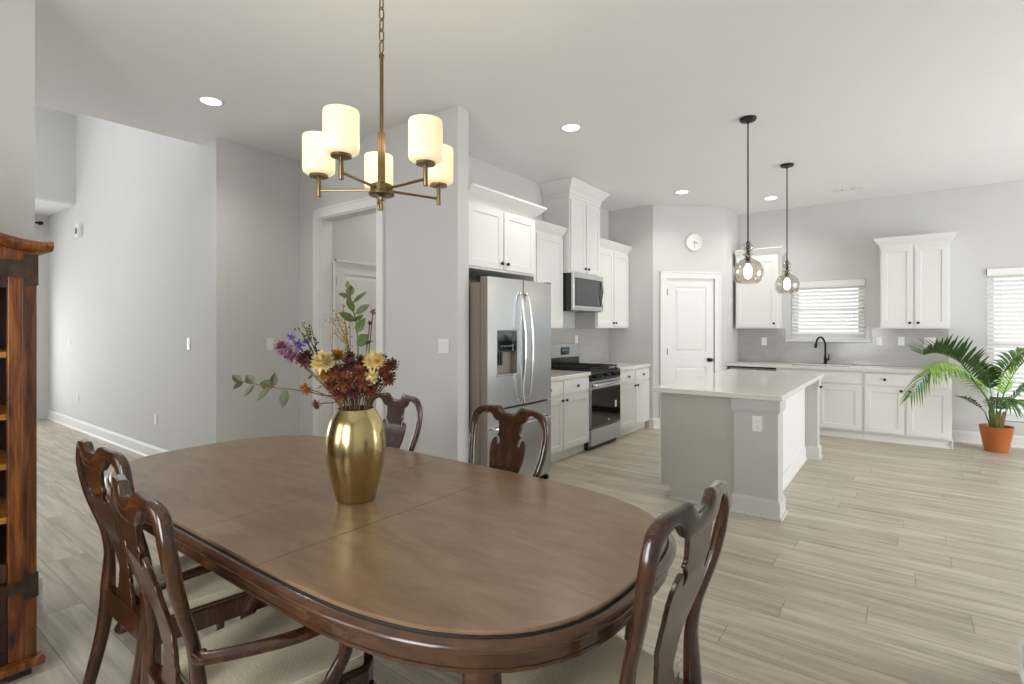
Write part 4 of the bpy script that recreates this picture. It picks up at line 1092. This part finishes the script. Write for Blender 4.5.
RV = Vector((.8007, .599, 0)); DV = Vector((-.599, .8007, 0)); D0 = 1.966; SC = D0 / 523.7
def FP(px, py, dep=0):
    k = (D0 + dep) / D0 * SC
    p = Vector((-.599, .8007, 0)) * (D0 + dep) + RV * (px - 512) * k
    return Vector((p.x, p.y, 1.40 - (py - 328.5) * k))
def petal(bm, base, d, n, L, w, curl=.3, fold=0):
    d = d.normalized(); s = d.cross(n).normalized(); nn = s.cross(d).normalized()
    rows = []
    for f, wf_, up in ((0, .35, 0), (.35, .9, curl * .25), (.7, 1, curl * .6), (1, .25, curl)):
        c_ = base + d * L * f + nn * L * up
        rows.append((bm.verts.new(c_ - s * w * wf_ / 2), bm.verts.new(c_ + s * w * wf_ / 2)))
    for a, b in zip(rows, rows[1:]): bm.faces.new((a[0], a[1], b[1], b[0]))
def rnd(): return Vector((random.uniform(-1, 1), random.uniform(-1, 1), random.uniform(-1, 1)))
def bloom(c, up, r, n, w=.35, droop=0, flat=.6):
    bm = BM(); up = up.normalized()
    sx = up.orthogonal().normalized(); sy = up.cross(sx)
    for k in range(n):
        f = (k + .5) / n; th = k * 2.39996 + random.uniform(-.2, .2); el = math.asin(max(-1, min(1, 1 - 1.45 * f))) - droop * f
        h = sx * math.cos(th) + sy * math.sin(th)
        d = h * math.cos(el) + up * math.sin(el)
        nn = (up * math.cos(el) - h * math.sin(el))
        petal(bm, c + d * r * .15, d + rnd() * .16, nn, r * random.uniform(.72, 1.08), r * w, random.uniform(-.1, .45) if droop <= 0 else random.uniform(-.5, .2))
    bmesh.ops.create_icosphere(bm, subdivisions=1, radius=r * .45, matrix=Matrix.Translation(c))
    return bm
def stem_pts(tip, side=0):
    a = random.uniform(0, 2 * PI); root = V + Vector((.02 * math.cos(a), .02 * math.sin(a), .12))
    dirn = tip - V; rim = V + Vector((dirn.x, dirn.y, 0)).normalized() * min(.055, .6 * math.hypot(dirn.x, dirn.y)) + Vector((0, 0, .345))
    return [root, rim, (rim + tip) / 2 + rnd() * .008 + Vector((0, 0, .01)), tip]
def flower(name, label, cat, group, tip, r, n, m, w=.35, droop=0, up=None, stem='drystem', leafy=0, sw=.0022):
    t = thing(name, label, cat, (0, 0, 0), 0, group)
    tip = tip.copy(); P = stem_pts(tip); t.location = P[1]; O = P[1]
    P = [p - O for p in P]; tp = tip - O
    pts = [Vector(p) for p in spline([tuple(p) for p in P], 5)]
    obj('stem', sweep(BM(), pts, sw, ref=(.3, .5, .8), n=6, power=2), stem, t, smooth=True)
    u = up or (P[-1] - P[-2]).normalized() * .6 + Vector((0, 0, .3)) - DV * .35
    obj('bloom', bloom(tp, u, r, n, w, droop), m, t)
    if leafy:
        for k in range(leafy):
            bm = BM(); q = pts[int(len(pts) * (.5 + .4 * k / leafy))]; d = rnd(); d.z = abs(d.z) * .3
            petal(bm, q, d, Vector((0, 0, 1)), random.uniform(.02, .035), .012, random.uniform(-.6, .2))
            obj('leaf', bm, 'olive', t)
    return t
yl = 'yellow chrysanthemums in the gold vase'
flower('chrysanthemum', 'largest pale yellow chrysanthemum at the left of the bouquet', 'flower', yl, FP(323, 363, -.07), .040, 300, 'mumyellow', .15)
flower('chrysanthemum', 'pale yellow chrysanthemum at the right of the bouquet', 'flower', yl, FP(374, 362, -.05), .038, 300, 'mumyellow', .15)
flower('chrysanthemum', 'golden chrysanthemum just under the large left yellow bloom', 'flower', yl, FP(325, 376, -.05), .026, 90, 'mumgold', .3)
flower('chrysanthemum', 'golden chrysanthemum at the upper middle of the bouquet', 'flower', yl, FP(338, 357, .0), .030, 90, 'mumgold', .3)
flower('chrysanthemum', 'small drooping yellow chrysanthemum below the right yellow bloom', 'flower', yl, FP(371, 377, -.06), .028, 70, 'mumyellow', .3, .5)
rl = 'dried russet flowers in the gold vase'
for px, py, dp, r in ((337, 371, -.05, .026), (349, 366, -.03, .028), (358, 373, -.07, .027), (346, 382, -.09, .028), (333, 386, -.07, .024), (362, 384, -.08, .026), (354, 392, -.09, .022), (340, 395, -.07, .022), (370, 391, -.05, .022), (384, 370, -.03, .027), (391, 365, 0, .024), (389, 379, -.02, .022), (361, 362, .04, .025), (349, 357, .05, .024), (380, 361, .06, .026), (329, 377, .02, .026), (376, 384, .03, .022), (343, 375, .02, .026), (366, 370, .02, .026)):
    flower('dried_chrysanthemum', 'dried russet brown flower packed in the gold vase bouquet', 'flower', rl, FP(px, py, dp), r * 1.15, 100, random.choice(['russet', 'russet', 'russet', 'russet', 'russet', 'maroon']), .22, random.choice([.1, .4, .6]), leafy=3)
flower('dried_chrysanthemum', 'drooping rust flower hanging at left over the vase rim', 'flower', rl, FP(316, 404, -.06), .02, 22, 'russet', .5, .9, up=Vector((0, 0, 1)))
flower('marigold', 'orange dried marigold hanging low at the left of bouquet', 'flower', None, FP(306, 389, -.04), .024, 36, 'orange', .4, .5, up=Vector((-.3, -.3, .7)), leafy=3)
ml = 'mauve dried flowers at the left of the bouquet'
for px, py, r, m, lab in ((283, 348, .030, 'mauve', 'dusty mauve dried bloom, leftmost of the bouquet'), (293, 356, .028, 'mauve', 'dusty mauve dried bloom just below the purple petals'), (306, 359, .03, 'maroon', 'dark maroon dried bloom left of the large yellow one')):
    flower('dried_rose', lab, 'flower', ml, FP(px, py, random.uniform(-.05, .02)), r * 1.1, 60, m, .45, .3, leafy=3)
pl_ = 'purple statice at the left of the bouquet'
for px, py, r, lab in ((291, 337, .016, 'topmost purple statice flower at left of bouquet'), (299, 345, .022, 'wide purple statice flower at left of bouquet'), (306, 341, .014, 'small purple statice flower beside the green sprig')):
    flower('statice', lab, 'flower', pl_, FP(px, py, -.06), r, 16, 'purple', .5, .2)
bl = 'small pink buds at the right of the bouquet'
flower('globe_amaranth', 'upper small pink bud beside the leafy branch', 'flower', bl, FP(373, 312, .03), .013, 24, 'mauve', .5, .2)
flower('globe_amaranth', 'lower small pink bud beside the leafy branch', 'flower', bl, FP(370, 323, .03), .010, 20, 'maroon', .5, .2)

def leaf_bm(bm, base, d, n, L, w, curl):
    d = d.normalized(); s = d.cross(n).normalized(); nn = s.cross(d).normalized(); rows = []
    for f, wf_ in ((0, .08), (.2, .7), (.45, 1), (.7, .75), (.9, .3), (1, .02)):
        c_ = base + d * L * f + nn * L * curl * f * f
        rows.append((bm.verts.new(c_ - s * w * wf_ / 2 + nn * w * .12 * wf_), bm.verts.new(c_), bm.verts.new(c_ + s * w * wf_ / 2 + nn * w * .12 * wf_)))
    for a, b in zip(rows, rows[1:]):
        bm.faces.new((a[0], a[1], b[1], b[0])); bm.faces.new((a[1], a[2], b[2], b[1]))
def branch(label, ctrl, leaves, m, lw):
    t = thing('leafy_branch', label, 'branch', tuple(ctrl[1]), 0, 'leafy branches in the gold vase'); O = Vector(ctrl[1])
    pts = [Vector(p) - O for p in spline([tuple(p) for p in ctrl], 6)]
    obj('stem', sweep(BM(), pts, .0024, ref=(.3, .5, .8), n=6, power=2), 'drystem', t, smooth=True)
    for (bp, tp, w) in leaves:
        bm = BM(); b_, e_ = bp - O, tp - O
        leaf_bm(bm, b_, e_ - b_, -DV + Vector((0, 0, .5)) + rnd() * .3, (e_ - b_).length * 1.08, w * 1.35, random.uniform(-.1, .12))
        obj('leaf', bm, m, t)
br0 = V + Vector((.0, .0, .15))
f = FP
branch('upright green leafy branch rising highest from the vase', [br0, f(356, 402, 0), f(358, 370, .03), f(357, 330, .03), f(351, 300, .02), f(349, 286, .02)],
       [(f(349, 290, .02), f(347.5, 281, .02), .015), (f(350, 296, .02), f(351, 286, .03), .026), (f(350, 297, .02), f(339, 294, .0), .016), (f(353, 303, .02), f(366, 292, .03), .02), (f(353, 312, .02), f(350, 296, -.02), .028), (f(355, 314, .02), f(369, 305, .0), .022), (f(355, 321, .02), f(340, 313, -.02), .024), (f(356, 332, .02), f(366, 319, .0), .028), (f(357, 345, .02), f(369, 335, -.02), .034), (f(354, 322, .02), f(363, 315, .05), .018), (f(358, 345, .02), f(372, 342, .03), .014)], 'leaf', .02)
branch('long branch with dark green leaves reaching far left', [br0, f(344, 403, -.03), f(322, 395, -.09), f(296, 390, -.11), f(270, 387, -.12), f(250, 383, -.12), f(240, 381, -.12)],
       [(f(242, 382, -.12), f(233, 376, -.12), .022), (f(243, 382, -.12), f(234, 389, -.14), .022), (f(254, 384, -.12), f(247, 376, -.11), .026), (f(255, 384, -.12), f(244, 396, -.13), .018), (f(274, 387, -.12), f(261, 383, -.1), .030), (f(270, 387, -.12), f(257, 400, -.13), .018), (f(273, 387, -.12), f(275, 374, -.1), .020), (f(286, 389, -.12), f(284, 407, -.13), .028)], 'leafdark', .02)
def spray(label, tips, bend, m, nb, br, grp):
    t = thing('dried_spray', label, 'dried flowers', (0, 0, 0), 0, grp); O = V + Vector((0, 0, .35)); t.location = O
    bs, bb = BM(), BM()
    for tip in tips:
        P = [V + Vector((0, 0, .14)), V + Vector((0, 0, .345)) + rnd() * .015, bend + rnd() * .01, tip]
        pts = [Vector(p) - O for p in spline([tuple(p) for p in P], 6)]
        sweep(bs, pts, .0016, ref=(.3, .5, .8), n=5, power=2)
        for k in range(nb):
            q = pts[-1 - int((k / nb) * len(pts) * .38)] + Vector((random.gauss(0, .008), random.gauss(0, .008), random.gauss(0, .008)))
            bmesh.ops.create_icosphere(bb, subdivisions=1, radius=br * random.uniform(.6, 1.2), matrix=Matrix.Translation(q))
    obj('stem', bs, 'drystem', t); tag(obj('buds', bb, m, t), None, kind='stuff')
spray('golden yellow spray left of the upright leafy branch', [f(343, 305, .05), f(335, 313, .04), f(330, 318, .05), f(350, 315, .06), f(345, 322, .04), f(334, 332, .05)], f(350, 355, .04), 'goldenrod', 16, .0042, 'dried sprays in the gold vase')
spray('olive budded spray above the mauve flowers', [f(302, 322, .02), f(298, 328, .0), f(311, 326, .03), f(314, 340, .02), f(308, 334, .02)], f(327, 372, .02), 'olive', 14, .005, 'dried sprays in the gold vase')
spray('thin maroon spray at the right edge of bouquet', [f(397, 362, .03), f(394, 372, .02), f(386, 358, .05)], f(372, 388, .02), 'maroon', 8, .005, 'dried sprays in the gold vase')

# ------------------------------------------------------------------ potted palm
PP = Vector((.845, 8.10, 0))
t = thing('potted_palm', 'green palm in a terracotta coloured pot by the window', 'potted plant', PP)
n4 = 40
def sq(r, z, n=40, p=5):
    o = []
    for k in range(n):
        a = 2 * PI * k / n + PI / 4; c_, s_ = math.cos(a), math.sin(a)
        o.append((r * math.copysign(abs(c_) ** (2 / p), c_), r * math.copysign(abs(s_) ** (2 / p), s_), z))
    return o
bm = lathe(BM(), [(.098, .001), (.105, .004), (.108, .02), (.152, .282), (.155, .286), (.151, .289), (.145, .28), (.140, .25)], 44)
obj('pot', bm, 'terracotta', t, smooth=True, angle=40)
bm = lathe(BM(), [(.1375, .248), (.1375, .256)], 32)
obj('soil', bm, 'soil', t)
DP = 6.0; SP = DP / 523.7
def Q(px, py, dep=0):
    """point near the pot, from its bearing"""
    k = (DP + dep) / 523.7
    p = DV * (DP + dep) + RV * (px - 512) * k
    return Vector((p.x, p.y, 1.40 - (py - 328.5) * k)) - PP
def frond(ctrl, L, m, n=24, rise=.35, w=.02, droop=.5, start=.3, side=1):
    n = int(n * 1.3); w *= 1.3
    pts = [Vector(p) for p in spline([tuple(c_) for c_ in ctrl], 8)]
    bm = sweep(BM(), pts, [(.008 * (1 - .8 * k / len(pts)), .007 * (1 - .8 * k / len(pts))) for k in range(len(pts))], ref=(.2, .3, .9), n=6, power=2)
    fr = obj('frond_stem', bm, 'palmstem', t, smooth=True)
    bm = BM(); N = len(pts) - 1
    for k in range(n):
        f_ = start + (1 - start) * k / (n - 1); x = f_ * N; i = min(int(x), N - 1); p = pts[i].lerp(pts[i + 1], x - i)
        tg = (pts[i + 1] - pts[i]).normalized()
        s = tg.cross(Vector((0, 0, 1)))
        if s.length < .1: s = Vector((1, 0, 0))
        s.normalize(); up = s.cross(tg).normalized()
        ll = L * (math.sin(PI * (.12 + .8 * (f_ - start) / (1 - start))) ** .6) * random.uniform(.85, 1.1)
        for sg in (-1, 1):
            d = (s * sg * .75 + tg * .65 + up * rise + rnd() * .08).normalized()
            a = p; rows = []
            sd = d.cross(up).normalized()
            for ff, wf_ in ((0, .4), (.3, 1), (.6, .85), (.85, .45), (1, .05)):
                c_ = a + d * ll * ff + Vector((0, 0, -1)) * ll * droop * ff * ff
                rows.append((bm.verts.new(c_ - sd * w * wf_ / 2), bm.verts.new(c_ + up * w * .18 * wf_), bm.verts.new(c_ + sd * w * wf_ / 2)))
            for r0, r1 in zip(rows, rows[1:]):
                bm.faces.new((r0[0], r0[1], r1[1], r1[0])); bm.faces.new((r0[1], r0[2], r1[2], r1[1]))
    obj('leaflets', bm, m, fr)
    return fr
c0 = Vector((0, 0, .27))
def B(x=0, y=0): return Vector((x, y, .273))
fa = frond([B(-.03, -.03), Q(990, 405, -.08), Q(978, 386, -.2), Q(962, 373, -.28), Q(945, 368, -.32), Q(927, 374, -.34), Q(911, 396, -.34)], .26, 'palm', 26, .2, .015, .7)
frond([B(-.04, .0), Q(988, 402, -.05), Q(977, 384, -.1), Q(964, 366, -.16), Q(950, 357, -.2), Q(936, 353, -.24), Q(924, 355, -.26)], .33, 'palmdark', 26, .75, .022, .05)  # upward frond: its backlit shade is painted in with the darker green
frond([B(-.02, -.05), Q(989, 404, -.12), Q(974, 382, -.26), Q(956, 366, -.36), Q(940, 362, -.42), Q(930, 368, -.44)], .26, 'palmlight', 22, -.05, .016, .6)
frond([B(.03, -.02), Q(1001, 404, -.08), Q(1008, 384, -.16), Q(1020, 366, -.22), Q(1038, 352, -.26), Q(1058, 350, -.28)], .30, 'palmlight', 24, .4, .022, .35)
frond([B(.0, .03), Q(997, 402, -.04), Q(1000, 384, -.08), Q(1007, 367, -.1), Q(1020, 354, -.13), Q(1038, 350, -.16)], .28, 'palm', 22, .4, .02, .4, start=.4)
frond([B(.03, -.06), Q(1000, 412, -.12), Q(1010, 402, -.24), Q(1022, 402, -.34), Q(1036, 412, -.4)], .24, 'palm', 20, .15, .02, .5)
frond([B(.0, -.06), Q(994, 411, -.14), Q(996, 400, -.28), Q(1004, 398, -.42), Q(1016, 408, -.5)], .20, 'palmdark', 18, .1, .02, .5)
frond([B(-.05, .02), Q(984, 411, .0), Q(972, 402, .0), Q(962, 397, .0)], .14, 'palmdark', 9, .2, .016, .2, start=.45)
frond([B(.06, .0), Q(1006, 410, -.04), Q(1020, 392, -.1), Q(1040, 380, -.16), Q(1062, 384, -.2)], .28, 'palm', 22, .3, .022, .5)
frond([B(-.01, .05), Q(992, 404, -.05), Q(990, 388, -.08), Q(984, 372, -.1), Q(972, 362, -.12)], .22, 'palmdark', 18, .3, .018, .3, start=.5)
bm = BM()
for k in range(9):
    a = k * 2.4; r = .02 + .035 * (k / 9)
    sweep(bm, [(r * math.cos(a), r * math.sin(a), .262), (r * 1.3 * math.cos(a), r * 1.3 * math.sin(a), .36), (r * 1.8 * math.cos(a), r * 1.8 * math.sin(a), .46)], [(.018, .012), (.015, .010), (.008, .006)], ref=(0, 1, 0), n=8)
obj('trunk_sheaths', bm, 'husk', t, smooth=True)
p = Q(920, 384, -.345)
bm = BM(); box(bm, p.x - .03, p.x + .03, p.y - .012, p.y - .009, p.z - .09, p.z + .03)
tag(obj('plant_tag', bm, 'tag', fa), 'pale blue paper tag')

# ------------------------------------------------------------------ daylight, lamps, world
world = bpy.data.worlds.new('World'); bpy.context.scene.world = world; world.use_nodes = True
nt = world.node_tree; bg = nt.nodes['Background']
bg.inputs['Color'].default_value = (.96, .98, 1, 1); bg.inputs['Strength'].default_value = .95

def daylight(loc, rot, sx, sy, e, col=(.98, .985, 1)):
    L = bpy.data.lights.new('window_daylight', 'AREA'); L.shape = 'RECTANGLE'; L.size = sx; L.size_y = sy; L.energy = e; L.color = col
    o = bpy.data.objects.new('window_daylight', L); C.objects.link(o); o.location = loc; o.rotation_euler = rot
    return o
daylight((XR + .25, 5.8, 1.4), (0, PI / 2, 0), 2.4, 3.0, 175)
daylight((-2.45, -1.42, 1.5), (PI / 2, 0, 0), 1.1, 1.6, 12)
daylight((-.95, -1.42, 1.5), (PI / 2, 0, 0), 1.1, 1.6, 52)
daylight((-7.3, -1.42, 3.15), (PI / 2, 0, 0), 1.8, 1.7, 48)
daylight((-10.8, .55, 1.2), (0, -PI / 2, 0), 1.65, 2.3, 54)
L = bpy.data.lights.new('hall_lamp', 'AREA'); L.shape = 'DISK'; L.size = .3; L.energy = 6; L.color = (1, .95, .88)
o = bpy.data.objects.new('hall_lamp', L); C.objects.link(o); o.location = (-4.1, 4.2, CEIL - .02)

# ------------------------------------------------------------------ camera
cam = bpy.data.cameras.new('camera'); co = bpy.data.objects.new('camera', cam); C.objects.link(co)
co.location = (0, 0, 1.40); co.rotation_euler = (PI / 2, 0, .64227)
cam.sensor_width = 36; cam.lens = 523.7 * 36 / 1024; cam.shift_y = -(342 - 328.5) / 1024
cam.clip_start = .02
sc = bpy.context.scene; sc.camera = co
sc.view_settings.view_transform = 'Standard'; sc.view_settings.look = 'None'; sc.view_settings.gamma = 1; sc.view_settings.use_curve_mapping = False
sc.view_settings.exposure = .52
sc.cycles.use_denoising = True
sc.cycles.max_bounces = 10; sc.cycles.diffuse_bounces = 6; sc.cycles.transparent_max_bounces = 16
